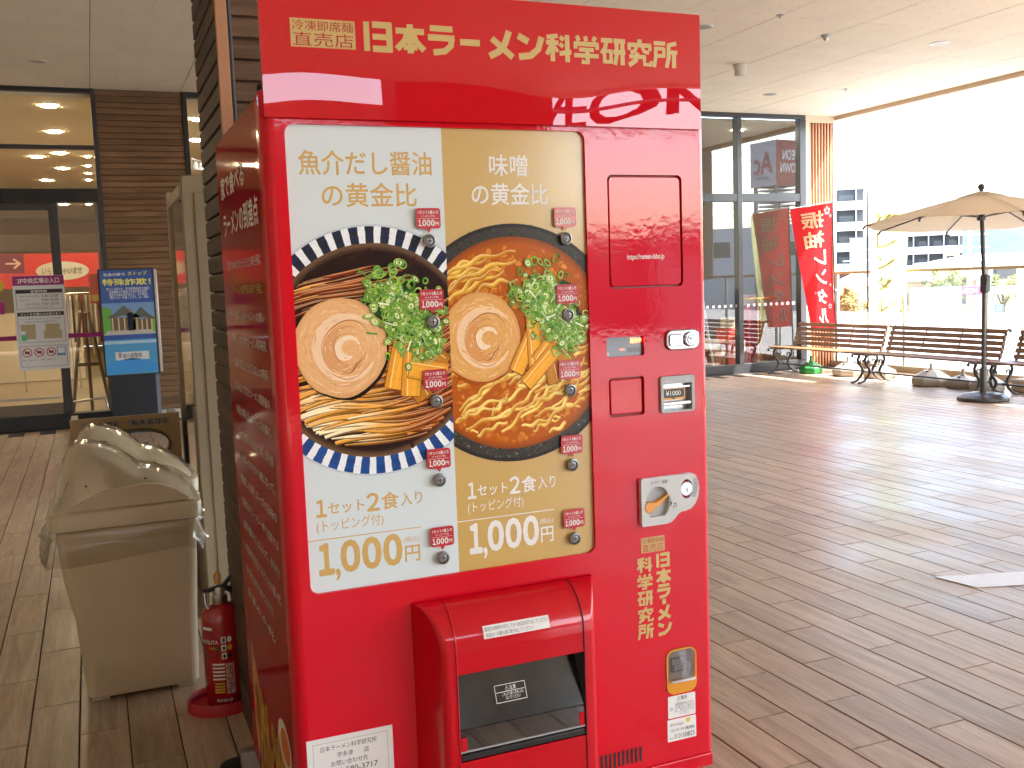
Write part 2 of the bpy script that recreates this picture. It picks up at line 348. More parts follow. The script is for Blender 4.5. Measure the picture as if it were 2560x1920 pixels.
# ================================================================== SETTING
WY, CZ = 10.1, 3.70                                             # shop-front plane, soffit height
M['tile'] = woodtile('wood_look_tile', (.31, .212, .138), (.42, .302, .205), (.505, .382, .275), 1, .36, .10, 16, .07, spec=.5)
M['grout'] = mat('grout', (.055, .042, .036), .9, var=.3, vscale=20)
M['soffit'] = mat('soffit_board', (.78, .715, .61), .75, var=.04, vscale=2.5)
M['gap'] = mat('joint_shadow_gap', (.06, .055, .05), .9)
M['screw'] = mat('screw_cap', (.5, .47, .42), .5)
M['siding'] = woodtile('brown_siding', (.125, .064, .028), (.195, .105, .048), (.25, .142, .072), 0, .55, .15, 14, .05, spec=.3, tone=.1)
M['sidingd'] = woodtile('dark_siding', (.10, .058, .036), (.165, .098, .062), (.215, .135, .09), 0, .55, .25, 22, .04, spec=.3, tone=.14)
M['frame'] = mat('dark_frame', (.035, .035, .038), .4, coat=.1)
M['frameb'] = mat('black_frame', (.012, .012, .013), .45)
M['concrete'] = mat('pale_concrete', (.42, .39, .35), .8, var=.1, vscale=6, bump=.1, bscale=80)
M['glass'] = glassmat('shop_glass', (.80, .84, .84), 0, 1.52, k=1.5)
M['glassl'] = glassmat('door_glass', (.95, .95, .93), 0, 1.5, k=1.0)
M['orange'] = mat('orange_trim', (.52, .24, .12), .5)
M['asphalt'] = mat('pale_paving', (.25, .25, .24), .9, var=.15, vscale=.4)

# ground far below the terrace, reaching the horizon
g = MB(); g.grid(lambda u, v: (u, v, -3.5), 40, 40, -4000, 4000, -4000, 4000); g.build('ground', 'asphalt', kind='structure')
# far hill range; the blue of the haze is put into its colour
def hillz(u, v):
    return -4+170*max(0, 1-((v-.5)/.5)**2)*(.35+.65*max(0, sin(3.1*u+.4)*.6+.4))*(.85+.15*sin(23*u)+.1*sin(51*u))
h = MB(); h.grid(lambda u, v: (1700+2600*u+900*v, 2900-2900*u+900*v, hillz(u, v)), 90, 14); h.build('hill', mat('hazy_hill_forest', (.035, .06, .065), .95, var=.25, vscale=.02), kind='structure', smooth=60)

# terrace floor: recessed grout bed and wood-look tiles laid half-bond, long side along y
TW, TL, TJ = .153, .603, .0045
floor = MB().box(-3.4, 10.2, -9.4, WY+.05, -.25, -.004).build('floor', 'grout', kind='structure')
tm = MB(); x1, y1 = TW-TJ, TL-TJ; bv = .0018
tm.add([(0, 0, -.006), (x1, 0, -.006), (x1, y1, -.006), (0, y1, -.006), (0, 0, -bv), (x1, 0, -bv), (x1, y1, -bv), (0, y1, -bv), (bv, bv, 0), (x1-bv, bv, 0), (x1-bv, y1-bv, 0), (bv, y1-bv, 0)],
       [(8, 9, 10, 11)]+[(i, (i+1) % 4, 4+(i+1) % 4, 4+i) for i in range(4)]+[(4+i, 4+(i+1) % 4, 8+(i+1) % 4, 8+i) for i in range(4)])
tile_me = tm.mesh('tile'); tile_me.materials.append(M['tile'])
cand = []
i0 = int(-3.4/TW)-1
for i in range(i0, int(10.2/TW)+1):
    xx = 2.134+(i-14)*TW
    if xx < -3.4 or xx+x1 > 10.18: continue
    ph = .5425+(0 if i % 2 == 0 else .3015)
    j = math.floor((-9.4-ph)/TL)
    while ph+j*TL < WY:
        yy = ph+j*TL; j += 1
        if yy < -9.4 or yy+y1 > WY+.04: continue
        d = Vector((xx+.07, yy+.3, 0))-CAM; z = d.dot(FWD); sz = 0
        if z > .3:
            px = 1280+2508*d.dot(RGT)/z; py = 960-2508*d.dot(UPV)/z
            if -250 < px < 2800 and py < 2200 and not (745 < px < 1775 and py > 200): sz = 1/z**3
        cand.append((sz, xx, yy))
cand.sort(reverse=True)
rest = MB()
for k, (sz, xx, yy) in enumerate(cand):
    if k < 300:
        o = bpy.data.objects.new('tile', tile_me); C.objects.link(o); o.parent = floor; o.location = (xx, yy, random.uniform(-.0006, .0006))
    else:
        rest.add([(x+xx, y+yy, z) for x, y, z in tm.v], tm.f)
rest.build('tile_field', 'tile', floor, kind='stuff')
# white adhesive strip laid across the tiles
MB().prism([(3.18, 1.40, .002), (3.22, 1.19, .002), (4.3, .82, .002), (4.3, 1.02, .002)], (0, 0, .002)).build('floor_marking', mat('white_tape', (.75, .76, .78), .5, var=.06, vscale=9), label='white angled strip of tape stuck on the wood-look floor tiles', cat='marking')

# soffit: boards with open joints and rows of screw caps
PX, PY_ = .945, .925
ceil = MB().box(-3.4, 10.08, -9.0, WY+.1, CZ+.012, CZ+.35).build('ceiling', 'gap', kind='structure')
pm = MB().box(0, PX-.006, 0, PY_-.0022, 0, .0125); pan_me = pm.mesh('ceiling_panel', bevel=.001, seg=1); pan_me.materials.append(M['soffit'])
scr = MB(); rest = MB()
for i in range(-4, 11):
    for j in range(-18, 6):
        x0 = -.17+i*PX+.003; y0 = 5.49+j*PY_+.001
        xa, xb, ya, yb = max(x0, -3.4), min(x0+PX-.006, 10.06), max(y0, -9.0), min(y0+PY_-.0022, WY+.05)
        if xb-xa < .05 or yb-ya < .05: continue
        full = (xb-xa > PX-.02 and yb-ya > PY_-.02)
        d = Vector((x0+.47, y0+.46, CZ))-CAM
        vis = d.dot(FWD) > 2 and y0 > 1.5
        if full and vis:
            o = bpy.data.objects.new('ceiling_panel', pan_me); C.objects.link(o); o.parent = ceil; o.location = (x0, y0, CZ+random.uniform(-.0008, .0008))
        else: rest.box(xa, xb, ya, yb, CZ, CZ+.0125)
        if vis:
            pts = [(a, b) for a in (.022, .24, .47, .70, .915) for b in (.018, .16, .31, .46, .61, .76, .905)]
            for a, b in pts:
                if .1 < a < .8 and .1 < b < .8 and int(a*50) % 2 == 0 and False: continue
                cx, cy = x0+a+random.uniform(-.006, .006), y0+b+random.uniform(-.006, .006)
                if cy > WY-.05: continue
                scr.add([(cx+.0055*cos(t*pi/3), cy+.0055*sin(t*pi/3), CZ-.0018) for t in range(6)]+[(cx+.0065*cos(t*pi/3), cy+.0065*sin(t*pi/3), CZ) for t in range(6)], [tuple(range(6))]+[(t, (t+1) % 6, 6+(t+1) % 6, 6+t) for t in range(6)])
rest.build('panel_field', 'soffit', ceil, kind='stuff'); scr.build('screw_caps', 'screw', ceil, kind='stuff')
MB().box(10.02, 10.14, -9.12, WY+.1, CZ-.06, CZ+.4).build('fascia', mat('beige_metal', (.55, .42, .3), .5), ceil, bevel=.004)
MB().box(-3.4, 10.02, -9.12, -9.0, CZ-.05, CZ+.4).build('fascia', 'soffit', ceil, bevel=.004)

def downlight(x, y, label):
    t = thing('downlight', (x, y, CZ), label, 'downlight', 'recessed downlights in the canopy soffit')
    MB().lathe([(.062, -.004), (.085, -.007), (.09, -.001), (.062, -.001)], x, y, 32, CZ, cap=False).build('trim_ring', 'plgrey2', t, smooth=40)
    MB().lathe([(.064, -.003), (.05, .004), (.035, .009)], x, y, 32, CZ).build('shaded_reflector', mat('shaded_reflector', (.33, .31, .28), .4), t, smooth=40)  # grey stands in for the shade of a deeper recess
downlight(5.04, 6.0, 'round downlight partly hidden by the top right corner of the red machine')
downlight(7.83, 5.94, 'round downlight in the soffit towards the top right corner of the picture')
downlight(7.87, 8.75, 'round downlight in the soffit nearest the dark framed glass shop front on the right')
downlight(-.636, 8.8, 'round downlight in the soffit above the shop entrance on the left')
t = thing('smoke_detector', (6.38, 7.31, CZ), 'white cylindrical alarm unit hanging from the soffit right of the machine', 'alarm')
MB().lathe([(.075, 0), (.078, -.012), (.07, -.014)], 6.38, 7.31, 28, CZ).build('mounting_plate', 'plgrey2', t, smooth=40)
MB().lathe([(.066, -.014), (.066, -.05), (.06, -.052), (.06, -.056), (.065, -.058), (.062, -.115), (.05, -.122)], 6.38, 7.31, 28, CZ).build('housing', mat('offwhite_plastic', (.66, .63, .58), .5), t, smooth=40)
t = thing('heat_detector', (6.41, 5.96, CZ), 'small grey dome detector hanging on a soffit joint', 'detector')
MB().lathe([(.045, 0), (.045, -.014), (.034, -.02), (.03, -.03)], 6.41, 5.96, 20, CZ).build('detector_base', 'plgrey', t, smooth=40)
MB().lathe([(.026, -.03), (.024, -.045), (.012, -.056)], 6.41, 5.96, 16, CZ).build('sensor_dome', 'steel', t, smooth=40)
for x, y, l in ((5.48, 5.46, 'small sprinkler rose on a soffit joint near the top edge of the picture'), (8.63, 8.23, 'small sprinkler rose in the soffit near the canopy edge')):
    t = thing('sprinkler', (x, y, CZ), l, 'sprinkler', 'sprinklers in the soffit')
    MB().lathe([(.03, 0), (.034, -.006), (.02, -.009)], x, y, 18, CZ).build('escutcheon', 'plgrey', t, smooth=40)
    MB().lathe([(.009, -.009), (.009, -.022), (.016, -.023), (.016, -.026)], x, y, 12, CZ).build('nozzle', 'steel', t, smooth=40)

# ---------------- boards helper (siding pieces that share one mesh)
def boards(parent, n, pitch, z0, x0, x1, y, m, axis='x', face=-1):
    """stack of horizontal boards on a wall: axis 'x' runs along x facing -y, axis 'y' runs along y facing -x"""
    L = x1-x0; h = pitch-.003; dp = .012
    pf = [(0, 0), (-dp, .004), (-dp, h-.007), (-dp*.55, h), (0, h)]
    b = MB()
    if axis == 'x': b.prism([(0, q, zz) for q, zz in pf], (L, 0, 0))
    else: b.prism([(q, 0, zz) for q, zz in pf], (0, L, 0))
    me = b.mesh('board'); me.materials.append(M[m])
    ox, oy, oz = origin(parent)
    for k in range(n):
        o = bpy.data.objects.new('board', me); C.objects.link(o); o.parent = parent
        o.location = (x0-ox, y-oy, z0+k*pitch-oz) if axis == 'x' else (y-ox, x0-oy, z0+k*pitch-oz)

# ---------------- left shop entrance (dark framed glazing + brown siding)
SF = thing('shop_entrance', (-.5, WY, 0), 'dark framed glass shop entrance with lit interior left of the wooden pillar', 'building')
f = MB()
f.box(-2.6, -.17, WY-.03, WY+.06, 3.655, 3.70); f.build('top_frame', 'frameb', SF, bevel=.003)
MB().box(-.172, -.128, WY-.045, WY+.07, .0, 3.70).build('jamb', 'frame', SF, bevel=.003)
MB().box(-2.6, -.172, WY-.02, WY+.05, 3.045, 3.09).build('mullion', 'frame', SF, bevel=.003)
MB().box(-2.6, -.172, WY-.05, WY+.1, 2.475, 2.62).build('transom', 'frameb', SF, bevel=.004)
MB().box(-2.6, .0, WY-.09, WY+.1, .0, .155).build('sill', 'frameb', SF, bevel=.006)
for a, b_ in ((-.685, -.592), (-1.75, -1.66)):
    MB().box(a, b_, WY-.01, WY+.04, .157, 2.473).build('door_stile', 'frame', SF, bevel=.004)
MB().box(-.215, -.174, WY-.005, WY+.035, .157, 2.473).build('door_stile', mat('alu', (.25, .24, .22), .4, .6), SF, bevel=.003)
MB().box(-1.66, -.685, WY-.006, WY+.036, .16, .28).build('door_rail', mat('bronze_alu', (.16, .13, .09), .45, .4), SF, bevel=.003)
MB().box(-1.66, -.685, WY-.006, WY+.036, 2.39, 2.47).build('door_rail', 'frame', SF, bevel=.003)
for a, b_, z0, z1 in ((-2.6, -.172, 3.092, 3.653), (-2.6, -.172, 2.622, 3.043), (-1.66, -.687, .282, 2.388), (-.59, -.217, .157, 2.473)):
    MB().poly([(a, WY+.02, z0), (b_, WY+.02, z0), (b_, WY+.02, z1), (a, WY+.02, z1)]).build('pane', 'glassl', SF)
for a, b_ in ((-1.66, -.687), (-.588, -.217)):
    MB().box(a, b_, WY+.012, WY+.016, .99, 1.04).build('magenta_stripe', mat('magenta_film', (.28, .012, .13), .5), SF)
MB().box(-1.64, -.7, WY-.028, WY-.018, .33, .36).build('kick_bar', 'steel', SF, bevel=.004)
MB().tube([(-.58, WY-.03, .28), (-.3, WY-.03, .30), (-.25, WY-.03, .29), (-.235, WY-.03, .2)], .012, 8).build('guard_bar', 'steel', SF, smooth=60)
SW = thing('siding_wall', (.3, WY, 0), 'brown horizontal board wall between the lit entrance and the pillar', 'wall')
MB().box(-.126, .78, WY+.0, WY+.2, .12, 3.70).build('backing', 'gap', SW)
boards(SW, 54, .0662, .125, -.125, .779, WY-.001, 'siding')
MB().box(-.126, .79, WY-.03, WY+.1, .0, .118).build('base_course', 'concrete', SW, bevel=.004)
# second window, mostly behind the pillar and the machine
W2 = thing('display_window', (2, WY, 0), 'narrow glimpse of a dark framed lit shop window beside the wooden pillar', 'window')
MB().box(.782, .835, WY-.03, WY+.06, .12, 3.70).build('jamb', 'frameb', W2, bevel=.003)
MB().box(.836, 3.2, WY-.03, WY+.06, 3.64, 3.70).build('top_frame', 'frameb', W2, bevel=.003)
MB().box(.836, 3.2, WY-.03, WY+.06, .0, .13).build('sill', 'frameb', W2, bevel=.003)
MB().box(3.2, 3.26, WY-.03, WY+.06, .0, 3.70).build('jamb', 'frameb', W2, bevel=.003)
MB().poly([(.835, WY+.02, .13), (3.2, WY+.02, .13), (3.2, WY+.02, 3.64), (.835, WY+.02, 3.64)]).build('pane', 'glassl', W2)
SW2 = thing('siding_wall', (4.2, WY, 0), 'brown board wall hidden behind the red machine', 'wall')
MB().box(3.262, 5.4, WY, WY+.2, 0, 3.70).build('backing', 'gap', SW2)
boards(SW2, 56, .0662, .0, 3.265, 5.395, WY-.001, 'siding')

# ---------------- shop interior behind the left entrance
M['inwall'] = mat('cream_wall', (.62, .5, .3), .8)
M['inceil'] = mat('cream_ceiling', (.70, .60, .42), .85)
M['infloor'] = mat('pale_vinyl', (.36, .29, .18), .35, var=.08, vscale=1)
M['lampglow'] = mat('lamp_glow', (1, .9, .7), .5, emit=(1, .80, .50), estr=18)
M['lampcool'] = mat('lamp_glow_cool', (1, 1, .95), .5, emit=(1, .95, .85), estr=16)
IN = thing('shop_interior', (0, 18, 0), 'warm lit shop room seen through the entrance glass', 'room')
MB().box(-5, 3.3, WY+.1, 30, -.2, -.01).build('room_floor', 'infloor', IN)
MB().box(-5, 3.3, WY+.07, 30, 3.62, 3.66).build('room_ceiling', 'inceil', IN)
MB().box(-5, 3.3, 30, 30.1, 0, 3.62).build('back_wall', 'inwall', IN)
MB().box(3.3, 3.4, WY+.2, 30, 0, 3.62).build('side_wall', 'inwall', IN)
MB().box(-5.1, -5, WY+.1, 30, 0, 3.62).build('side_wall', 'inwall', IN)
MB().box(.28, .34, WY+.21, 14.5, 0, 3.62).build('partition', 'inwall', IN)
MB().box(-1.9, .2, 12.2, 12.3, 2.05, 2.25).build('bulkhead_beam', mat('bulkhead', (.16, .11, .06), .6), IN)
for x, y, r, mm in ((-.604, 10.75, .085, 'lampglow'), (-.608, 12.7, .085, 'lampglow'), (-.928, 15.29, .085, 'lampglow'), (-.60, 14.85, .085, 'lampglow'), (-.595, 16.8, .085, 'lampglow'), (-.908, 18.7, .085, 'lampglow'), (-.206, 15.2, .04, 'lampglow'), (-.203, 16.4, .04, 'lampglow'), (-.195, 17.5, .04, 'lampglow'), (-.193, 18.6, .04, 'lampglow'),
                 (-2.4, 12.5, .1, 'lampglow'), (-2.4, 16, .1, 'lampglow'), (-.75, 21, .09, 'lampglow'), (-.74, 24, .09, 'lampglow'), (-.2, 21, .05, 'lampglow'), (-.2, 24, .05, 'lampglow'), (1.1, 11.4, .09, 'lampcool'), (1.25, 13.2, .09, 'lampcool'), (2.2, 11.6, .09, 'lampcool'), (2.2, 14, .09, 'lampcool'), (1.2, 16, .09, 'lampcool')):
    MB().lathe([(r, 0), (r, -.012), (r*.8, -.014)], x, y, 16, 3.62).build('ceiling_lamp', mm, IN)
MB().tube([(.95, 11.2, 3.1), (1.35, 12.9, 3.25)], .012, 6).build('track_rail', 'plgrey2', IN)
for k in range(2):
    MB().lathe([(.03, 0), (.05, -.1), (.035, -.1)], 1.02+.12*k, 11.5+.5*k, 12, 3.1+.05*k).build('spot_lamp', 'plgrey2', IN)
fb = MB().box(-3.2, .2, 17.0, 17.1, 1.62, 2.2).build('red_fascia', mat('red_board', (.62, .03, .012), .5), IN)
e = MB(); e.poly([(-.73+.42*cos(a*pi/16), 16.99, 1.9+.16*sin(a*pi/16)) for a in range(32)]); e.build('oval_sign', mat('cream_board', (.62, .56, .42), .6), IN)
txt('いらっしゃいませ', -1.05, -.42, 1.84, 1.96, lambda u, v, d=0: (u, 16.98, v), 'blackt', IN)
MB().box(-1.75, -1.28, 16.2, 16.24, 1.86, 2.16).build('arrow_board', mat('maroon_board', (.16, .018, .02), .5), IN)
txt('→', -1.55, -1.32, 1.93, 2.1, lambda u, v, d=0: (u, 16.19, v), mat('pink_letters', (.7, .4, .3), .5), IN, bold=.02)
MB().box(-2.4, -.5, 17.3, 17.9, 0, 1.2).build('counter', 'inwall', IN)
# clothes rails
cols = ['#c9b692', '#d8cba8', '#6a1f22', '#8c2a2a', '#b9a57c', '#3d3a36', '#e3dac2', '#7b2f2b', '#a89a80', '#5b2020']
cm = [clothmat('garment_%d' % i, c, .15) for i, c in enumerate(cols)]
for cx, cy, nn, lab in ((-.95, 15.2, 12, 'clothes rail with pale garments behind the left door leaf'), (-.33, 14.0, 9, 'clothes rail with dark red and cream garments behind the right glass')):
    t = thing('clothes_rail', (cx, cy, 0), lab, 'clothes rail', 'clothes rails in the shop')
    hw = nn*.03
    MB().tube([(cx-hw-.03, cy, 0), (cx-hw-.03, cy, 1.5), (cx+hw+.03, cy, 1.5), (cx+hw+.03, cy, 0)], .012, 6).build('frame', 'steel', t)
    for k in range(nn):
        x = cx-hw+.06*k+.03; hgt = random.uniform(.55, .85); wd = random.uniform(.16, .22)
        b = MB(); b.loft([[(x+sx*.012, cy+sy*wd*kk, zz) for sx, sy in ((-1, -1), (1, -1), (1, 1), (-1, 1))] for kk, zz in ((.15, 1.47), (.9, 1.40), (.95, 1.1), (1.15, 1.45-hgt))])
        b.build('garment', random.choice(cm), t)
# folded wooden trestle easel
t = thing('easel', (-.42, 10.9, 0), 'brown wooden A-frame easel standing behind the entrance glass', 'easel')
M['easelw'] = mat('brown_wood', (.16, .09, .03), .5)
for a, b_ in (((-.62, 10.8, 0), (-.45, 10.95, 1.25)), ((-.18, 10.8, 0), (-.36, 10.95, 1.25)), ((-.40, 11.3, 0), (-.40, 10.98, 1.25))):
    MB().tube([a, b_], .022, 6).build('leg', 'easelw', t)
MB().box(-.52, -.28, 10.86, 10.9, .62, .66).build('crossbar', 'easelw', t)
t = thing('price_board', (-.2, 11.6, 0), 'small red and cream promotion board on a stand behind the entrance glass', 'board')
MB().box(-.33, -.05, 11.6, 11.63, 1.35, 1.72).build('panel', mat('salmon_print', (.5, .09, .06), .6), t)
MB().box(-.31, -.07, 11.592, 11.599, 1.38, 1.46).build('caption', mat('yellow_print', (.6, .4, .08), .6), t)
MB().box(-.20, -.18, 11.61, 11.63, 0, 1.35).build('stem', 'steel', t)

# ---------------- right shop front (glass) and slatted end
G2 = thing('glass_storefront', (8, WY, 0), 'tall dark framed glass shop front right of the machine with mirrored sky', 'building')
MB().box(5.4, 9.48, WY-.05, WY+.05, 3.64, 3.70).build('top_frame', 'frame', G2, bevel=.003)
MB().box(5.4, 9.48, WY-.05, WY+.05, .0, .13).build('sill', 'frame', G2, bevel=.003)
MB().box(5.4, 9.37, WY-.05, WY+.05, 2.455, 2.57).build('transom', 'frame', G2, bevel=.004)
for a, b_ in ((5.4, 5.48), (6.8, 6.88), (8.272, 8.353), (9.37, 9.48)):
    MB().box(a, b_, WY-.055, WY+.055, .131, 3.639).build('mullion', 'frame', G2, bevel=.004)
for a, b_ in ((5.48, 6.8), (6.88, 8.272), (8.353, 9.37)):
    for z0, z1 in ((.13, 2.455), (2.57, 3.64)):
        MB().poly([(a, WY, z0), (b_, WY, z0), (b_, WY, z1), (a, WY, z1)]).build('pane', 'glass', G2)
d = MB()
for k in range(24):
    x = 6.95+k*.1
    if 8.25 < x < 8.38 or x > 9.35: continue
    d.box(x, x+.04, WY-.006, WY-.002, .955, .995)
d.build('dot_band', mat('white_film', (.8, .8, .78), .6), G2)
MB().box(9.482, 9.56, WY-.04, WY+.1, 0, 3.70).build('corner_post', mat('cream_metal', (.62, .55, .42), .5), G2, bevel=.003)
MB().box(9.56, 10.02, WY-.03, WY+.1, 3.60, 3.70).build('top_cap', mat('cream_metal2', (.62, .5, .36), .5), G2)
MB().box(9.56, 10.0, WY+.02, WY+.1, 0, 3.60).build('slat_backing', mat('slat_shade', (.28, .13, .06), .7), G2)
sm = MB().box(0, .03, 0, .045, 0, 3.595).mesh('slat', bevel=.003, seg=1); sm.materials.append(woodtile('slat_wood', (.40, .165, .07), (.50, .22, .10), (.55, .27, .13), 2, .5, .1, 20, .05, tone=.12))
for k in range(8):
    o = bpy.data.objects.new('slat', sm); C.objects.link(o); o.parent = G2; o.location = (9.568+k*.0545-8, -.026, .002)
MB().box(9.985, 10.04, WY-.04, WY+.1, 0, 3.60).build('corner_post', mat('cream_metal3', (.66, .62, .52), .5), G2, bevel=.003)
# interior behind the right glass
R2 = thing('dim_shop_interior', (8, 13, 0), 'dim shop room behind the tall glass front on the right', 'room')
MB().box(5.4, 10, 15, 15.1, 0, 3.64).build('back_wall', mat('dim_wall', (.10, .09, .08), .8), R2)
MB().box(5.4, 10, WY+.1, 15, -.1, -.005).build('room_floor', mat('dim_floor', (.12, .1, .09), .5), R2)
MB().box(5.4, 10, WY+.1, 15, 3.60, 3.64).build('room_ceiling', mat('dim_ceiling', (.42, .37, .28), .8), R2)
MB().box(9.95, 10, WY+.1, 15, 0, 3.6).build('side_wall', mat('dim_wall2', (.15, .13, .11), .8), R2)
for x, y in ((8.9, 10.9), (7.6, 11.6), (8.7, 13)):
    MB().lathe([(.08, 0), (.08, -.012), (.06, -.014)], x, y, 16, 3.60).build('ceiling_lamp', 'lampcool', R2)
t = thing('sign_easel', (7.95, WY+.45, 0), 'white A-frame sign with a framed notice behind the glass next to the machine edge', 'sign')
for dx in (0, .38):
    MB().tube([(7.7+dx, WY+.3, 0), (7.62+dx*.9+.03, WY+.5, 1.25)], .018, 6).build('leg', 'whitet', t)
MB().add([(7.66, WY+.37, .62), (8.02, WY+.37, .62), (7.98, WY+.48, 1.2), (7.64, WY+.48, 1.2)], [(0, 1, 2, 3)]).build('notice', mat('lilac_print', (.45, .42, .55), .5), t)
for k, (x, zc, cc) in enumerate(((8.55, .62, '#c23a22'), (8.9, .95, '#8d2a33'), (9.15, .55, '#7a4636'), (8.7, .28, '#5d2a33'), (8.25, .3, '#a8603f'), (7.9, .35, '#70303a'))):
    t = thing('merchandise', (x, WY+.55, 0), ('orange red', 'crimson', 'brown', 'plum', 'tan', 'maroon')[k]+' boxed goods piled behind the right shop glass', 'goods')
    b = MB(); b.box(x-.13, x+.13, WY+.45, WY+.75, 0, zc); b.build('pile', mat('goods_%d' % k, lin(cc), .6, var=.5, vscale=14), t, bevel=.02)
    b = MB(); b.box(x-.09, x+.07, WY+.48, WY+.7, zc+.002, zc+.16); b.build('top_box', mat('goodstop_%d' % k, lin('#b8a48a'), .6, var=.3, vscale=9), t, bevel=.01)
t = thing('brass_stand', (8.93, WY+.35, 0), 'thin yellow brass display stand behind the right shop glass', 'stand')
for dx in (0, .05): MB().tube([(8.9+dx, WY+.35, 0), (8.9+dx, WY+.35, 1.05)], .008, 6).build('post', mat('brass', (.7, .5, .12), .3, .8), t)
MB().box(8.6, 9.3, WY+.34, WY+.36, 1.05, 1.07).build('rail', mat('brass2', (.7, .5, .12), .3, .8), t)

# ---------------- wooden pillar behind the machine
PL = thing('wooden_pillar', (.4, 1.3, 0), 'dark wood clad pillar with copper corner trim behind the red machine', 'pillar')
MB().box(.058, .95, .96, 1.53, 0, CZ).build('core', 'gap', PL)
boards(PL, 62, .0597, 0, .088, .95, .959, 'sidingd', 'x')
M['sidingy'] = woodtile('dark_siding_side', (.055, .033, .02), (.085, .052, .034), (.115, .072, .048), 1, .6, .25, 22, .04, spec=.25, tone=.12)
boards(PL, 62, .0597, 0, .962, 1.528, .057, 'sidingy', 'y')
MB().box(.046, .078, .944, .964, 0, CZ).build('corner_trim', mat('copper_trim', (.50, .25, .14), .45), PL, bevel=.002)
MB().tube([(.0845, .951, 0), (.0845, .951, CZ)], .0065, 8).build('cable', mat('grey_cable', (.05, .055, .065), .5), PL, smooth=60)
NT = MB(); NT.prism([(.043, .95, .90), (.043, 1.06, .90), (.043, 1.06, .70), (.043, .985, .665), (.043, .95, .68)], (-.0015, 0, 0)); nn = NT.build('paper_notice', 'paper', label='red and white paper notice taped to the pillar beside the machine', cat='notice')
MB().prism([(.0405, .951, .899), (.0405, 1.059, .899), (.0405, 1.059, .82), (.0405, .951, .82)], (-.0006, 0, 0)).build('red_heading', 'tagred', nn)

# ---------------- beige cabinet beside the pillar
M['beige'] = mat('beige_paint', (.36, .285, .19), .45, var=.06, vscale=5)
CB = thing('tall_cabinet', (.2, 2.7, 0), 'tall beige steel cabinet with glazed side standing behind the pillar', 'cabinet')
MB().box(.055, .6, 2.48, 2.52, 0, 1.935).build('front_panel', 'beige', CB, bevel=.006)
MB().box(.105, .55, 2.474, 2.479, .06, 1.86).build('front_inset', mat('beige_inset', (.33, .26, .17), .45), CB, bevel=.003)
MB().box(.055, .075, 2.521, 3.25, 0, .3).build('side_base', 'beige', CB)
MB().box(.06, .066, 2.53, 3.2, .3, 1.84).build('side_glass', mat('mirror_glass', (.5, .45, .34), .06, .9), CB)
MB().box(.048, .075, 3.2, 3.25, .3, 1.93).build('rear_post', 'beige', CB, bevel=.004)
MB().box(.05, .6, 2.521, 3.25, 1.85, 1.9).build('top', 'beige', CB, bevel=.004)

# ---------------- off-frame surroundings that light and reflections need
WL = thing('side_wall', (-3.3, 0, 0), 'cream rendered mall wall left of the terrace, outside the picture', 'wall')
MB().box(-3.5, -3.3, -9.0, WY+.1, 0, CZ).build('wall_panel', mat('cream_render', (.46, .40, .30), .8), WL)
WB = thing('opposite_wall', (-1, -12, 0), 'wood clad mall wall across the terrace behind the camera', 'wall')
MB().box(-9, 5.6, -13.4, -13, -3.5, 4.0).build('wall_panel', mat('wood_panel', (.24, .12, .055), .5, var=.35, vscale=6, stretch=(1, 1, .06)), WB)
MB().box(-9, 1.8, -13.9, -13.41, -3.5, 6.5).build('added_upper_wall', 'concrete', WB)  # unseen wall part added to block skylight from the left floor
WT = thing('added_shade_screen', (10.3, 5, 1.4), 'added grey screen outside the view that shades the second bench', 'screen')  # made-up screen, placed to keep the sun off the second bench
MB().box(10.27, 10.29, 3.6, 6.55, 1.35, 4.05).build('shade_screen_cloth', clothmat('shade_screen_fabric', (.5, .48, .44), .2), WT)
MB().tube([(10.28, 3.6, 4.07), (10.28, 6.55, 4.07)], .05, 10).build('shade_screen_tube', 'plgrey2', WT)

# ================================================================== VENDING MACHINE (front plane y = 0, x 0..1.03)
VM = thing('vending_machine', (.515, .4, 0), 'large glossy red frozen noodle vending machine with gold lettered header', 'vending machine')
# cabinet body
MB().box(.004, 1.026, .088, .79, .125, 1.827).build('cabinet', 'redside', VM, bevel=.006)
MB().box(.03, 1.0, .066, .088, .15, 1.82).build('door_gasket', 'black', VM)
# door: shell with rounded vertical edges and a perforated front sheet
DZ0, DZ1 = .243, 1.826
POST = (.045, .7125, .797, 1.762)
holes = [rrect(*POST, .02), rrect(.767, .9645, 1.408, 1.667, .012), rrect(.755, .8545, 1.2505, 1.296, .004), rrect(.758, .852, 1.110, 1.202, .008),
         rrect(.893, .987, 1.109, 1.197, .006), rrect(.8945, .9815, .411, .527, .022)]
outer = [(.024, DZ0), (1.012, DZ0), (1.012, DZ1), (.024, DZ1)]
pm = plate(outer, holes, FR(), .009)
door = pm.build('door', 'red', VM)
ed = MB(); n = 7
pf = [(.024-.024*sin(pi/2*i/n), .024-.024*cos(pi/2*i/n)) for i in range(n+1)]+[(0, .064), (.02, .066)]
ed.loft([[(x, y, z) for x, y in pf] for z in (DZ0, DZ1)], cap=False, closed=False)
pf = [(1.012+.018*sin(pi/2*i/n), .018-.018*cos(pi/2*i/n)) for i in range(n+1)]+[(1.03, .064), (1.01, .066)]
ed.loft([[(x, y, z) for x, y in pf] for z in (DZ0, DZ1)], cap=False, closed=False)
ed.add([(.01, .012, DZ1), (1.02, .012, DZ1), (1.02, .066, DZ1), (.01, .066, DZ1)], [(0, 1, 2, 3)]); ed.add([(.01, .012, DZ0), (1.02, .012, DZ0), (1.02, .066, DZ0), (.01, .066, DZ0)], [(0, 1, 2, 3)])
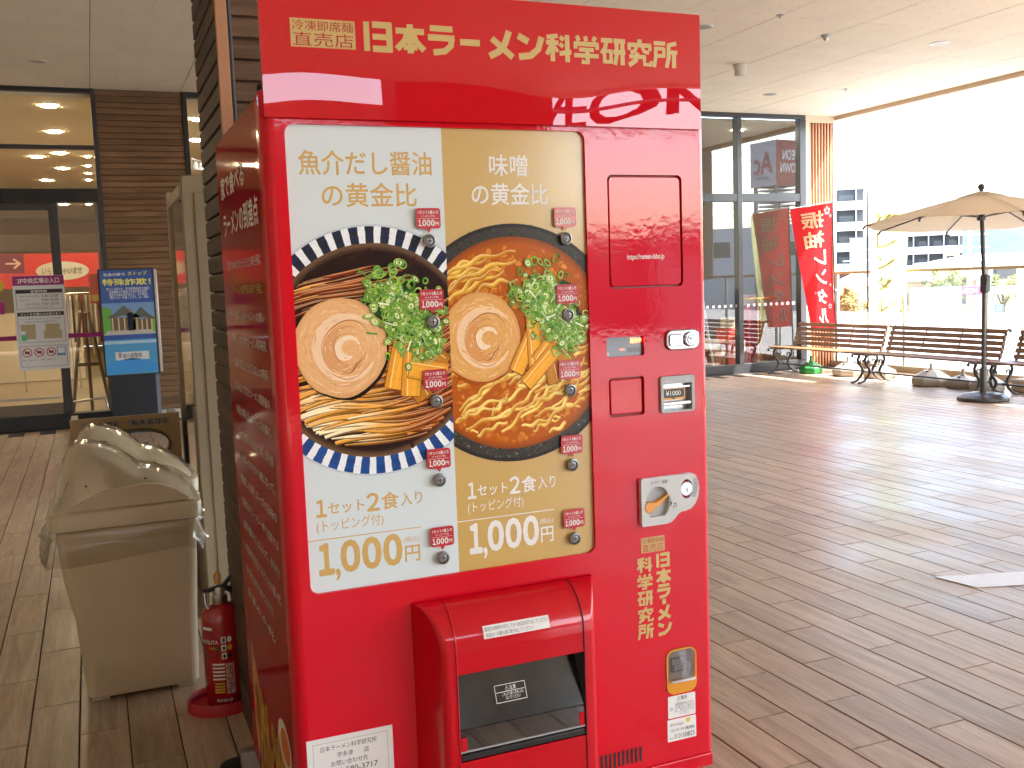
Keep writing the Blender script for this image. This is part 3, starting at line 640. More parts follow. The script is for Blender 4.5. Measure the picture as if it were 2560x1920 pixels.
ed.add([(.024, 0, DZ1), (1.012, 0, DZ1), (1.02, .012, DZ1), (.01, .012, DZ1)], [(0, 1, 2, 3)]); ed.add([(.024, 0, DZ0), (1.012, 0, DZ0), (1.02, .012, DZ0), (.01, .012, DZ0)], [(0, 1, 2, 3)])
ed.build('door_edge', 'red', VM, smooth=50)
MB().box(.012, 1.03, .004, .075, .203, .238).build('bottom_trim', 'red', VM, bevel=.004)
for k in range(11):
    MB().prism([(x_+.698+.0118*k, .0015, z_) for x_, z_ in rrect(0, .0055, .262, .300, .0026, 3)], (0, -.003, 0)).build('vent_slot', 'black', VM)
for x, y in ((.06, .06), (.97, .06), (.06, .72), (.97, .72)):
    MB().lathe([(.03, 0), (.03, .012), (.014, .016), (.014, .125)], x, y, 14).build('foot', 'steel', VM, smooth=40)
# rear bracket glimpsed at the foot of the cabinet
MB().box(-.03, .03, .80, .83, .0, .12).build('anchor_bracket', 'steel', VM)
MB().lathe([(.05, 0), (.05, .03), (.03, .04)], -.03, .93, 16).build('rubber_pad', 'black', VM, smooth=40)

# header panel: thin glossy sheet with a slight bulge, standing proud of and above the door
def hdr(u, v):                                            # u 0..1 across, v 0..1 up
    x = .006+1.007*u; z = 1.772+.2595*v
    bul = .0011*sin(pi*u*2.1+.5)*(1-v)**1.5+.0005*sin(pi*u*5+1)*(1-v)+.0012*(1-v)**3*u
    return (x, -.013+bul, z)
hp = MB(); hp.grid(lambda u, v: hdr(u, v), 60, 24)
nb = [hdr(i/60, 0) for i in range(61)]+[hdr(1, j/24) for j in range(1, 25)]+[hdr(1-i/60, 1) for i in range(1, 61)]+[hdr(0, 1-j/24) for j in range(1, 24)]
hp.add(nb+[(x, .003, z) for x, y, z in nb], [(i, (i+1) % len(nb), len(nb)+(i+1) % len(nb), len(nb)+i) for i in range(len(nb))])
hp.add([(x, .003, z) for x, y, z in nb], [tuple(range(len(nb)))])
head = hp.build('header_panel', 'redh', VM, smooth=50)
HM = lambda u, v, d=0: (u, hdr((u-.006)/1.007, (v-1.772)/.2595)[1]-.0006+d, v)
q = MB()
for i in range(8):
    ua, ub = .065+.13*i/8, .065+.13*(i+1)/8
    q.poly([HM(ua, 1.909), HM(ub, 1.909), HM(ub, 1.964), HM(ua, 1.964)])
mk('gold_plate', q.mesh('gold_plate', origin(head), clean=False), 'goldlogo', head)
M['redt'] = mat('red_letters', (.45, .02, .02), .4)
HM2 = lambda u, v, d=0: (u, HM(u, v)[1]-.0005, v)
txt('冷凍即席麺', .069, .191, 1.941, 1.961, HM2, 'redt', head); txt('直売店', .069, .191, 1.911, 1.938, HM2, 'redt', head)
wd = .744/11
logo('日本ラーメン科学研究所', [(.2125+k*wd, .2125+k*wd+wd*(.9 if c != 'ー' else .78), 1.908, 1.966) for k, c in enumerate('日本ラーメン科学研究所')], lambda u, v, d=0: (u, HM(u, v)[1]+d, v), 'goldlogo', head)

# poster sheet in its recess: white half and gold half
PY0 = .0085
SPL = .3765
rr = rrect(*POST, .0199)
left = [(u, v) for u, v in rr if u < SPL]; right = [(u, v) for u, v in rr if u > SPL]
# order: rrect runs TR, TL, BL, BR
i_tl = left; posterw = MB().poly([(SPL, PY0, POST[3])]+[(u, PY0, v) for u, v in left]+[(SPL, PY0, POST[2])])
PW = mk('poster_panel', posterw.mesh('poster_panel', origin(VM), clean=False), 'white_print', VM)
n6 = 6
tr = rr[:n6]; br = rr[3*n6:]
posterg = MB().poly([(SPL, PY0, POST[2])]+[(u, PY0, v) for u, v in br]+[(u, PY0, v) for u, v in tr]+[(SPL, PY0, POST[3])])
PG = mk('poster_panel', posterg.mesh('poster_panel', origin(VM), clean=False), 'gold_print', VM)

# ---- printed bowls
class Print(MB):
    def __init__(s, x0, x1, layer): super().__init__(); s.x0, s.x1, s.y = x0, x1, PY0-.0009*layer; s.k = 0; s.grp = False; s.j = 0
    def p(s, pts, col):
        for sgn, lim in ((1, s.x0), (-1, s.x1)):
            out = []
            for i in range(len(pts)):
                a, b = pts[i], pts[(i+1) % len(pts)]; ia = sgn*(a[0]-lim) >= 0; ib = sgn*(b[0]-lim) >= 0
                if ia: out.append(a)
                if ia != ib: t = (lim-a[0])/(b[0]-a[0]); out.append((lim, a[1]+t*(b[1]-a[1])))
            pts = out
            if len(pts) < 3: return
        s.j += 1
        if not s.grp: s.k += 1
        s.poly([(u, s.y-.0000009*s.k-.0000003*(s.j % 2), v) for u, v in pts], col)
    def open(s): s.k += 1; s.grp = True
    def shut(s): s.grp = False
    def stroke(s, path, wds, col):
        s.open()
        for i in range(len(path)-1):
            a, b = path[i], path[i+1]; dx, dy = b[0]-a[0], b[1]-a[1]; l = hypot(dx, dy) or 1e-6; nx, ny = -dy/l, dx/l
            wa = wds[i] if isinstance(wds, list) else wds; wb = wds[i+1] if isinstance(wds, list) else wds
            c = col[i] if isinstance(col, list) else col
            e = .15*l
            s.p([(a[0]+nx*wa-dx/l*e, a[1]+ny*wa-dy/l*e), (a[0]-nx*wa-dx/l*e, a[1]-ny*wa-dy/l*e), (b[0]-nx*wb+dx/l*e, b[1]-ny*wb+dy/l*e), (b[0]+nx*wb+dx/l*e, b[1]+ny*wb+dy/l*e)], c)
        s.shut()
    def disc(s, cx, cz, r, col, n=40, ry=None, wob=0, rot=0):
        ry = ry or r; ph = random.random()*6
        s.p([(cx+(r*cos(a)*cos(rot)-ry*sin(a)*sin(rot))*(1+wob*sin(3*a+ph)+wob*.6*sin(7*a+2*ph)), cz+(r*cos(a)*sin(rot)+ry*sin(a)*cos(rot))*(1+wob*sin(3*a+ph)+wob*.6*sin(7*a+2*ph))) for a in [2*pi*i/n for i in range(n)]], col)
    def ring(s, cx, cz, r0, r1, col, n=14, sq=1, rot=0, colf=None):
        P_ = lambda r, a: (cx+r*cos(a)*cos(rot)-r*sq*sin(a)*sin(rot), cz+r*cos(a)*sin(rot)+r*sq*sin(a)*cos(rot)); s.open()
        for i in range(n):
            a, b = 2*pi*i/n, 2*pi*(i+1)/n
            s.p([P_(r0, a), P_(r1, a), P_(r1, b), P_(r0, b)], colf(a) if colf else col)
        s.shut()
    def done(s, name, parent):
        return mk(name, s.mesh(name, origin(parent), clean=False), 'ink', parent)
def mixc(a, b, t): return tuple(a[i]*(1-t)+b[i]*t for i in range(3))
def sm(a, b, x): t = max(0, min(1, (x-a)/(b-a))); return t*t*(3-2*t)

def bowl(cx, cz, R, x0, x1, kind, parent):
    rnd = random.Random(3 if kind == 1 else 9)
    pr = Print(x0, x1, 1)
    if kind == 1:                                       # blue striped rim
        pr.disc(cx, cz, R, lin('#e4ecf2'), 96)
        ns = 46
        for k in range(ns):
            a = 2*pi*(k+.5)/ns; top = sin(a); dk = mixc(lin('#1f4d94'), lin('#22242c'), sm(-.1, .75, top))
            for j in range(5):
                ra = R*(.80+.19*j/5); rb = R*(.80+.19*(j+1)/5); w1 = pi/ns*(1.06+.12*rnd.random()); c = mixc(dk, lin('#0e2c5c'), rnd.random()*.5)
                pr.p([(cx+ra*cos(a-w1/2), cz+ra*sin(a-w1/2)), (cx+rb*cos(a-w1/2), cz+rb*sin(a-w1/2)), (cx+rb*cos(a+w1/2), cz+rb*sin(a+w1/2)), (cx+ra*cos(a+w1/2), cz+ra*sin(a+w1/2))], c)
        pr.ring(cx, cz, R*.985, R, lin('#b9c6d2'), 96)
        soup0, soup1, soup2 = lin('#210a05'), lin('#45140a'), lin('#7a2a0a')
        rs = R*.835
    else:                                               # dark stone bowl
        pr.disc(cx, cz, R, lin('#3a3834'), 96)
        for k in range(900):
            a = rnd.random()*2*pi; r = R*(.86+.135*rnd.random()); t = rnd.random()
            pr.disc(cx+r*cos(a), cz+r*sin(a), .0012+.002*rnd.random(), mixc(lin('#25231f'), lin('#77736b'), t**2*(.35+.65*sm(.2, -.8, sin(a)))), 5)
        pr.ring(cx, cz, R*.97, R, lin('#2a2826'), 96)
        soup0, soup1, soup2 = lin('#b0560a'), lin('#cc7414'), lin('#f0ac3c')
        rs = R*.875
    # soup: soft-edged disc
    for k in range(8): pr.disc(cx, cz, rs*(1.02-.012*k), mixc(lin('#8a6a4a') if kind == 1 else lin('#4a2c12'), soup0, min(1, .45+k*.1)), 80, wob=.004)
    for k in range(520 if kind == 2 else 90):
        a = rnd.random()*2*pi; r = rs*sqrt(rnd.random())*.95
        pr.disc(cx+r*cos(a), cz+r*sin(a), (.002+.008*rnd.random()) if kind == 2 else .008+.022*rnd.random(), mixc(soup0, mixc(soup1, soup2, rnd.random()), .15+.55*rnd.random() if kind == 2 else .4*rnd.random()), 12, ry=.002+.006*rnd.random(), rot=rnd.random()*3)
    bw = pr.done('bowl_print', parent)
    # noodles
    nd = Print(x0, x1, 2)
    def noodle(u0, v0, ang, ln, wdt, c0, c1, amp, curve, wig=3.0):
        path = []; wl = []; cl = []; n = 18; ph = rnd.random()*6; a = ang
        u, v = u0, v0
        for i in range(n+1):
            t = i/n; path.append((u+amp*sin(t*wig*pi+ph)*sin(-a), v+amp*sin(t*wig*pi+ph)*cos(a))); wl.append(wdt*(.55+.45*sin(pi*min(1, max(0, t*1.15)))))
            a += curve/n; u += ln/n*cos(a); v += ln/n*sin(a)
            cl.append(mixc(c0, c1, .5+.5*sin(t*2.2*pi+ph)))
        if max(hypot(p[0]-cx, p[1]-cz) for p in path) > rs*.96: 
            keep = [i for i, p in enumerate(path) if hypot(p[0]-cx, p[1]-cz) < rs*.955]
            if len(keep) < 5: return
            path = [path[i] for i in range(keep[0], keep[-1]+1)]; wl = wl[keep[0]:keep[-1]+1]; cl = cl[keep[0]:keep[-1]+1]
        dark = [mixc(c, soup0, .55) for c in cl]; lite = [mixc(c, lin('#fff0c0'), .45) for c in cl]
        nd.stroke([(p[0]+.0008, p[1]-.0012) for p in path], [w_*1.25 for w_ in wl], dark); nd.stroke(path, wl, cl); nd.stroke([(p[0]-wdt*.2, p[1]+wdt*.3) for p in path], [w_*.32 for w_ in wl], lite)
    if kind == 1:
        def strand(fn, t0, t1, wdt, cf):
            path, wl, cl = [], [], []; n = 26
            for i in range(n+1):
                t = t0+(t1-t0)*i/n; p = fn(t)
                if hypot(p[0]-cx, p[1]-cz) > rs*.955: continue
                path.append(p); e_ = min(1, 4*min(i/n, 1-i/n)+.25); wl.append(wdt*e_); cl.append(cf(t))
            if len(path) < 5: return
            nd.stroke([(p[0]+.0006, p[1]-.0016) for p in path], [w_*1.2 for w_ in wl], [mixc(c, soup0, .75) for c in cl]); nd.stroke(path, wl, cl)
            nd.stroke([(p[0]-wdt*.2, p[1]+wdt*.35) for p in path], [w_*.3 for w_ in wl], [mixc(c, lin('#ffe9b0'), .4) for c in cl])
        order = [rnd.random()**.9 for _ in range(185)]
        for k, o_ in enumerate(order):
            ph = rnd.uniform(-.5, .5); am = rnd.uniform(.014, .030); lift = rnd.uniform(.09, .15); tone_ = rnd.random()
            fn = lambda t, o_=o_, ph=ph, am=am, lift=lift: (cx-.235+.47*t+.03*o_, cz-.235+.225*o_+lift*t+am*sin(2.0*pi*t+1.6*o_+ph))
            def cf(t, tone_=tone_, o_=o_):
                brt = sm(.9, .1, t)*(.3+.7*tone_)*(.25+.75*sm(.85, .2, o_))
                c = mixc(lin('#4a1204'), lin('#cf6410'), min(1, .1+.9*tone_)); c = mixc(c, lin('#f0aa34'), sm(.08, .42, brt)); return mixc(c, lin('#fff4cc'), sm(.38, .75, brt))
            t0 = rnd.uniform(-.05, .45); strand(fn, t0, min(1.05, t0+rnd.uniform(.3, .8)), rnd.uniform(.0022, .0036), cf)
        for k in range(46):
            o_ = rnd.random(); ph = rnd.uniform(-.3, .3); tone_ = rnd.random()**1.6
            fn = lambda t, o_=o_, ph=ph: (cx-.215+.30*t+.02*o_, cz+.055+.075*o_+.13*t-.075*t*t+.006*sin(2*pi*t+ph+2*o_))
            cf = lambda t, tone_=tone_: mixc(mixc(lin('#541404'), lin('#cc5a0c'), tone_), lin('#f4c050'), sm(.6, .95, tone_)*sm(.9, .3, t))
            t0 = rnd.uniform(0, .4); strand(fn, t0, t0+rnd.uniform(.3, .6), rnd.uniform(.002, .003), cf)
    else:
        for k in range(56):
            u0 = cx-.17+.33*rnd.random(); v0 = cz-.205+.16*rnd.random()
            noodle(u0, v0, radians(rnd.uniform(8, 42)), .06+.12*rnd.random(), .0032+.001*rnd.random(), lin('#d09a16'), lin('#f6dc70'), .0034, radians(rnd.uniform(-35, 25)), 5)
        for k in range(9):
            u0 = cx-.19+.1*rnd.random(); v0 = cz+.06+.1*rnd.random()
            noodle(u0, v0, radians(rnd.uniform(28, 50)), .1+.1*rnd.random(), .004, lin('#c08018'), lin('#e8c040'), .004, radians(rnd.uniform(-45, -15)), 5)
    nd.done('noodle_print', parent)
    # rolled pork slice
    po = Print(x0, x1, 3); pcx, pcz = (cx-.072, cz+.012) if kind == 1 else (cx-.080, cz+.018); pr_ = .100 if kind == 1 else .095
    po.disc(pcx+.003, pcz-.004, pr_*1.01, mixc(soup0, (0, 0, 0), .2), 60, ry=pr_*1.05, wob=.02)
    base = lin('#e2b27c') if kind == 1 else lin('#dba660')
    fat, lean, brown = mixc(base, lin('#fff2dc'), .6), mixc(base, lin('#d08a58'), .5), lin('#9c5a34')
    for k in range(6): po.disc(pcx, pcz, pr_*(.985-.02*k), mixc(mixc(base, lin('#c98a50'), .45), base, k/5), 60, ry=pr_*(1.03-.02*k), wob=.018)
    def arc(r0, r1, a0, a1, w0, w1, col, jit=.0):
        n = 40; pts = []; wl = []
        for i in range(n+1):
            t = i/n; a = radians(a0+(a1-a0)*t); r = pr_*(r0+(r1-r0)*t)*(1+jit*sin(11*t+a0)); pts.append((pcx+.014+r*cos(a)*.95, pcz-.004+r*sin(a))); wl.append((w0+(w1-w0)*sin(pi*t))*(.8+.2*sin(7*t+r0*9)))
        po.stroke(pts, wl, col)
    arc(.70, .62, 40, 330, .002, .013, mixc(fat, base, .35), .02); arc(.46, .40, 70, 350, .002, .015, lean, .03); arc(.26, .18, 20, 300, .002, .010, fat, .05)
    for k in range(170):
        a = rnd.random()*2*pi; r = pr_*sqrt(rnd.random())*.92; t = rnd.random(); d_ = rnd.uniform(.05, .16)
        po.stroke([(pcx+r*cos(a+d_*q), pcz+r*sin(a+d_*q)*1.03) for q in (-1, 0, 1)], [.0003, .0004+.0012*rnd.random(), .0003], mixc(base, lin('#fff0d8') if t > .4 else lin('#c08050'), .35))
    arc(.60, .56, 30, 200, .0003, .0011, brown, .03); arc(.66, .55, 210, 345, .0002, .0010, mixc(brown, base, .4), .03); arc(.34, .30, 60, 250, .0003, .0010, mixc(brown, base, .2), .05); arc(.52, .30, 250, 340, .0003, .0014, brown, .06); arc(.80, .76, 190, 300, .0002, .0006, mixc(brown, base, .5), .02)
    po.done('pork_print', parent)
    # bamboo shoots
    bs = Print(x0, x1, 4)
    if kind == 1: slabs = [(.118, -.022, -40, .095, .022), (.095, -.105, -62, .04, .02), (.048, -.045, 76, .105, .020), (.078, -.062, 84, .105, .021), (.115, -.062, -14, .085, .023)]
    else: slabs = [(.098, -.025, -50, .115, .019), (.088, -.075, -80, .07, .016), (.022, -.035, 62, .095, .018), (.046, -.012, 92, .115, .016), (.072, -.04, 48, .05, .021), (.062, -.068, 44, .11, .017)]
    for dx, dz, an, ln, wt in slabs:
        a = radians(an); ca, sa = cos(a), sin(a)
        def Q(s_, t_): return (cx+dx+s_*ca-t_*sa, cz+dz+.014+s_*sa+t_*ca)
        dkk = lin('#8e4a0c') if an < 0 and an != -14 else lin('#b86e12')
        bs.p([Q(-ln/2-.002, -wt-.002), Q(ln/2+.002, -wt-.001), Q(ln/2+.001, wt+.001), Q(-ln/2-.001, wt+.002)], mixc(dkk, (0, 0, 0), .45))
        for j in range(9):
            t0 = -wt+2*wt*j/9; t1 = -wt+2*wt*(j+1)/9; c = mixc(dkk, lin('#f6b23a'), max(0, .45+.45*sin(pi*(j+1.2)/9)+.08*sin(j*2.3+an))*(1 if an > 0 or an == -14 else .45))
            bs.p([Q(-ln/2, t0), Q(ln/2, t0), Q(ln/2, t1), Q(-ln/2, t1)], c)
        bs.stroke([Q(-ln*.4, wt*.4), Q(ln*.3, wt*.5)], .0008, lin('#ffe2a0'))
    bs.done('bamboo_print', parent)
    # leek rings
    ng = Print(x0, x1, 5); gx, gz = (cx+.068, cz+.075) if kind == 1 else (cx+.088, cz+.075)
    for k in range(60):
        u = gx+rnd.gauss(0, .034); v = gz-(u-gx)*.75+rnd.gauss(0, .026)
        if hypot((u-gx)/.062, (v-gz)/.075) < 1: ng.disc(u, v, .012+.01*rnd.random(), mixc(lin('#0f1c0a'), lin('#24461a'), rnd.random()), 14, wob=.12)
    for k in range(460):
        u = gx+rnd.gauss(.006, .046); v = gz-(u-gx)*.75+rnd.gauss(.0, .036)
        if hypot((u-gx)/.105, (v-gz)/.118) > 1: continue
        r = rnd.uniform(.006, .0125); q_ = rnd.uniform(.4, .95); ro = rnd.random()*pi; th = rnd.uniform(.26, .5); lt = rnd.random()
        g0 = mixc(lin('#3a8a22'), lin('#a2d04a'), lt); g1 = mixc(lin('#1c5a14'), lin('#c3dc7e'), rnd.random())
        ng.ring(u, v, r*(1-th)-.0004, r+.0007, mixc(g0, lin('#0c2a0a'), .7), 12, q_, ro)
        ng.ring(u, v, r*(1-th), r, g0, 12, q_, ro, colf=lambda a: mixc(g0, g1, .5+.5*sin(a+ro*3)))
        if rnd.random() < .22: ng.ring(u, v, r*.25, r*.6, lin('#dfe8b8'), 10, q_, ro)
    for k in range(26):
        u = gx+rnd.gauss(0, .04); v = gz-(u-gx)*.75+rnd.gauss(0, .035); a = rnd.random()*3
        ng.stroke([(u, v), (u+.018*cos(a), v+.018*sin(a))], .0016, mixc(lin('#4f9a2c'), lin('#eef2d8'), rnd.random()**2))
    ng.done('leek_print', parent)
bowl(.2095, 1.2975, .2645, POST[0], SPL, 1, PW)
bowl(.5285, 1.2955, .2645, SPL, POST[1], 2, PG)

PF = lambda u, v, d=0: (u, PY0-.0003+d, v)
for par, dx, tm_, w1 in ((PW, 0, 'goldt', True), (PG, .3175, 'whitet', False)):
    if w1:
        txt('魚介だし醤油', .070, .352, 1.662, 1.712, PF, tm_, par, .012); txt('の黄金比', .114, .316, 1.597, 1.647, PF, tm_, par, .012)
    else:
        txt('味噌', .483, .574, 1.662, 1.709, PF, tm_, par, .012); txt('の黄金比', .440, .622, 1.600, 1.648, PF, tm_, par, .012)
    k = 1.0 if w1 else .94
    U = lambda a: (a if w1 else .383+(a-.045)*.93)
    txt('１', U(.067), U(.089), .957, .995, PF, tm_, par, .035); txt('セット', U(.092), U(.170), .961, .986, PF, tm_, par, .015); txt('２', U(.175), U(.203), .957, .997, PF, tm_, par, .03)
    txt('食', U(.207), U(.246), .957, .995, PF, tm_, par, .015); txt('入り', U(.250), U(.298), .961, .990, PF, tm_, par, .006)
    txt('(トッピング付)', U(.066), U(.210), .922, .951, PF, tm_, par)
    MB().poly([PF(POST[0] if w1 else SPL+.001, .9085), PF(U(.292), .9085), PF(U(.292), .9105), PF(POST[0] if w1 else SPL+.001, .9105)]).build('rule_line', tm_, par)
    txt('１', U(.066), U(.100), .832, .902, PF, tm_, par, .05); txt(',', U(.101), U(.112), .818, .844, PF, tm_, par, .03)
    for k_ in range(3): txt('０', U(.113+.0465*k_), U(.156+.0465*k_), .832, .903, PF, tm_, par, .05)
    txt('円', U(.254), U(.288), .836, .872, PF, tm_, par, .012); txt('(税込)', U(.252), U(.288), .878, .892, PF, tm_, par)

# ---- price tags and selection buttons (ten of each, sharing mesh data)
tagm = MB(); pts = rrect(-.027, .027, .026, .069, .006, 3); TGY = PY0-.0078
pts = pts[:len(pts)//4*3]+[(-.0055, .026), (0, .017), (.0055, .026)]+pts[len(pts)//4*3:]
tagm.prism([(u, TGY, v) for u, v in pts], (0, .0012, 0))
tl = MB(); TF = lambda u, v, d=0: (u, TGY-.0003, v)
txt('1セット2食入り', -.0225, .0225, .0565, .0645, TF, None, None, .02, mb=tl); txt('(トッピング付)', -.015, .015, .0495, .0545, TF, None, None, .01, mb=tl)
tl.poly([TF(-.023, .0467), TF(.023, .0467), TF(.023, .0473), TF(-.023, .0473)]); txt('１', -.0225, -.0165, .031, .0445, TF, None, None, .05, mb=tl); txt(',', -.0162, -.0142, .0288, .0335, TF, None, None, .03, mb=tl)
for k_ in range(3): txt('０', -.0138+.0094*k_, -.0053+.0094*k_, .031, .0445, TF, None, None, .05, mb=tl)
txt('円', .0145, .023, .032, .040, TF, None, None, .02, mb=tl)
rim = MB(); rim.lathey([(.0098, PY0-.004), (.0142, PY0-.005), (.0150, PY0-.009), (.0138, PY0-.012), (.0112, PY0-.0125), (.0100, PY0-.009)], 0, 0, 24, cap=False)
ln = MB(); ln.lathey([(.0104, PY0-.007), (.0098, PY0-.0096), (.006, PY0-.0108), (.0012, PY0-.0112)], 0, 0, 20)
gl = MB(); gl.box(-.0055, .0055, PY0-.0114, PY0-.0110, -.0012, .0012); gl.box(-.0012, .0012, PY0-.0113, PY0-.0109, -.0055, .0055)  # dark cross pattern set in the lens
tagme = tagm.mesh('price_tag', clean=True, smooth=None); tagme.materials.append(M['tagred'])
tlme = tl.mesh('tag_lettering', clean=False); tlme.materials.append(M['whitet'])
rimme = rim.mesh('button_ring', smooth=50); rimme.materials.append(mat('button_metal', (.22, .21, .2), .3, .9))
lnme = ln.mesh('button_lens', smooth=60); lnme.materials.append(M['lens'])
glme = gl.mesh('button_cross'); glme.materials.append(mat('button_chip', (.06, .06, .065), .2))
ox, oy, oz = origin(VM)
for bx in (.3375, .659):
    for bz in (1.525, 1.3535, 1.182, 1.0095, .8365):
        o = bpy.data.objects.new('price_tag', tagme); C.objects.link(o); o.parent = VM; o.location = (bx-ox, -oy, bz-oz)
        p_ = bpy.data.objects.new('lettering', tlme); C.objects.link(p_); p_.parent = o
        o = bpy.data.objects.new('selection_button', rimme); C.objects.link(o); o.parent = VM; o.location = (bx-ox, -oy, bz-oz)
        for nm, m_ in (('lens', lnme), ('lens_cross', glme)):
            p_ = bpy.data.objects.new(nm, m_); C.objects.link(p_); p_.parent = o

# ---- blank-code panel with web address (the square code itself is left out)
qp = MB(); qp.prism([(u, .0105, v) for u, v in rrect(.7715, .960, 1.4125, 1.6625, .010)], (0, -.0085, 0)); QP = qp.build('info_panel', 'red', VM, bevel=.0015)
MB().prism([(u, .0108, v) for u, v in rrect(.7665, .965, 1.4075, 1.6675, .012)], (0, .002, 0)).build('panel_groove', 'rednotch', VM)
txt('https://ramen-labo.jp', .8155, .915, 1.4705, 1.4865, lambda u, v, d=0: (u, .0016, v), 'whitet', QP, .012)
for x, z in ((.7775, 1.6565), (.954, 1.656)): MB().lathey([(.0012, .0019), (.0008, .001)], x, z, 8).build('pin_mark', 'steel', QP)
# display window
DW = MB().prism([(u, .0085, v) for u, v in rrect(.7555, .854, 1.251, 1.2955, .004)], (0, .002, 0)).build('display_window', 'scr', VM)
txt('販売中', .8215, .851, 1.2795, 1.2925, lambda u, v, d=0: (u, .0079, v), 'led', DW, .02)
MB().prism([(.815, .0082, 1.258), (.852, .0082, 1.258), (.852, .0082, 1.270), (.815, .0082, 1.270)], (0, -.0003, 0)).build('lit_field', mat('lcd_grey', (.2, .23, .26), .3), DW)
txt('お札中止', .7935, .8065, 1.265, 1.268, lambda u, v, d=0: (u, .0079, v), 'led', DW)
MB().lathey([(.004, .0083), (.004, .0078)], .7615, 1.258, 14).build('status_dot', 'plgrey2', DW)
# square cover plate in its recess
MB().prism([(u, .0088, v) for u, v in rrect(.7635, .847, 1.1155, 1.197, .005)], (0, -.006, 0)).build('blanking_plate', 'red', VM, bevel=.002)
MB().prism([(u, .0092, v) for u, v in rrect(.757, .853, 1.109, 1.203, .008)], (0, .002, 0)).build('plate_recess', 'rednotch', VM)
# lock handle
LK = MB(); LK.prism([(u, .001, v) for u, v in rrect(.9105, 1.0015, 1.2575, 1.306, .017, 6)], (0, -.009, 0)); LK = LK.build('lock_plate', 'chrome', VM, bevel=.003)
k_ = MB(); k_.prism([(u, -.0078, v) for u, v in rrect(.9165, .955, 1.267, 1.296, .006)], (0, -.004, 0)); k_.build('pull_handle', 'chrome', LK, bevel=.002)
MB().prism([(u, -.0116, v) for u, v in rrect(.921, .95, 1.2715, 1.2915, .004)], (0, .0004, 0)).build('handle_inset', mat('steel_dark', (.25, .25, .26), .25, 1), LK)
MB().lathey([(.0185, -.0075), (.0175, -.0135), (.015, -.0145), (.011, -.0142), (.0095, -.016), (.002, -.0165)], .974, 1.282, 28).build('lock_cylinder', 'chrome', LK, smooth=40)
MB().prism([(.970, -.0163, 1.2845), (.9714, -.0163, 1.2859), (.9785, -.0163, 1.2795), (.977, -.0163, 1.278)], (0, -.0006, 0)).build('keyhole', 'black', LK)
# banknote slot
BN = plate(rrect(.8935, .9865, 1.1095, 1.1965, .007), [[(.9005, 1.114), (.979, 1.114), (.979, 1.178), (.9005, 1.178)]], FR(-.007), .022, True).build('banknote_unit', 'plgrey', VM)
MB().box(.9005, .979, .0145, .0155, 1.112, 1.18).build('slot_back', mat('slot_silver', (.55, .57, .58), .25, .7), BN)
MB().box(.9015, .966, .004, .006, 1.138, 1.166).build('value_plate', 'amber', BN)
MB().box(.9035, .9625, .0028, .0036, 1.144, 1.164).build('value_field', mat('dark_field', (.05, .045, .04), .4), BN)
txt('¥1000', .912, .953, 1.1485, 1.1605, lambda u, v, d=0: (u, .0023, v), 'whitet', BN, .01)
MB().poly([(.928, .0023, 1.1435), (.938, .0023, 1.1435), (.933, .0023, 1.139)]).build('arrow_mark', 'dark', BN)
MB().box(.9005, .979, -.004, .014, 1.126, 1.135).build('note_lip', 'steel', BN, bevel=.002)
MB().box(.9005, .979, -.002, .014, 1.168, 1.1715).build('upper_lip', 'chrome', BN)
for x in (.909, .965): MB().lathey([(.0022, -.0068), (.0018, -.0082)], x, 1.184, 8).build('screw', 'steel', BN)
# coin unit: pear shaped plate, return lever in a well, coin cup
outl = [(.831, .848), (.834, .8435), (.90, .8435), (.912, .846), (.922, .854), (.930, .863), (.940, .868), (.953, .869), (.968, .873), (.980, .884), (.988, .900), (.991, .920), (.989, .938), (.983, .952), (.976, .9575), (.965, .959), (.836, .959), (.831, .955)]
well = [(.875+.033*cos(a), .897+.040*sin(a)) for a in [radians(-55+290*i/22) for i in range(23)]]
cup = [(.956+.017*cos(2*pi*i/24), .922+.0235*sin(2*pi*i/24)) for i in range(24)]
CO = plate(outl, [well, cup], FR(-.012), .0125, True).build('coin_unit', 'plgrey2', VM)
MB().poly([(u, -.001, v) for u, v in well]).build('lever_well', 'plgrey', CO)
MB().lathey([(.0165, -.0115), (.0135, -.004), (.008, -.0012), (.002, -.001)], .956, .922, 24).build('coin_cup', 'chrome', CO, smooth=50)
MB().box(.957, .9615, -.0135, -.0018, .914, .924).build('coin_slot', 'steel', CO)
lv = MB(); lv.prism([(u, -.0012, v) for u, v in [(.852+.012*cos(a), .888+.0135*sin(a)) for a in [radians(60+250*i/12) for i in range(13)]]+[(.866, .884), (.884, .893), (.904, .9115), (.905, .9145), (.902, .9155), (.884, .906), (.868, .8995)]], (0, -.0125, 0)); lv.build('return_lever', 'amber', CO, bevel=.0015)
CF = lambda u, v, d=0: (u, -.0124, v)
txt('おつり・返却', .857, .902, .9425, .9515, CF, 'greyt', CO, .006)
for x, z, s_ in ((.9805, .9405, '500'), (.9825, .9285, '100'), (.9805, .9165, '50'), (.9765, .9055, '10')):
    rg = MB(); rg.loft([[(x+r*cos(2*pi*i/16), -.0124, z+r*1.15*sin(2*pi*i/16)) for i in range(16)] for r in (.0042, .0052)], cap=False); rg.build('coin_mark', 'greyt', CO)
    txt(s_, x-.0027, x+.0027, z-.0024, z+.0024, CF, 'greyt', CO)
ar = MB(); ar.poly([CF(.9085, .913), CF(.9105, .904), CF(.9118, .893), CF(.9105, .893), CF(.9092, .904), CF(.9078, .912)]); ar.poly([CF(.9085, .894), CF(.9145, .896), CF(.911, .884)]); ar.build('arrow_mark', 'dark', CO)
ar = MB()
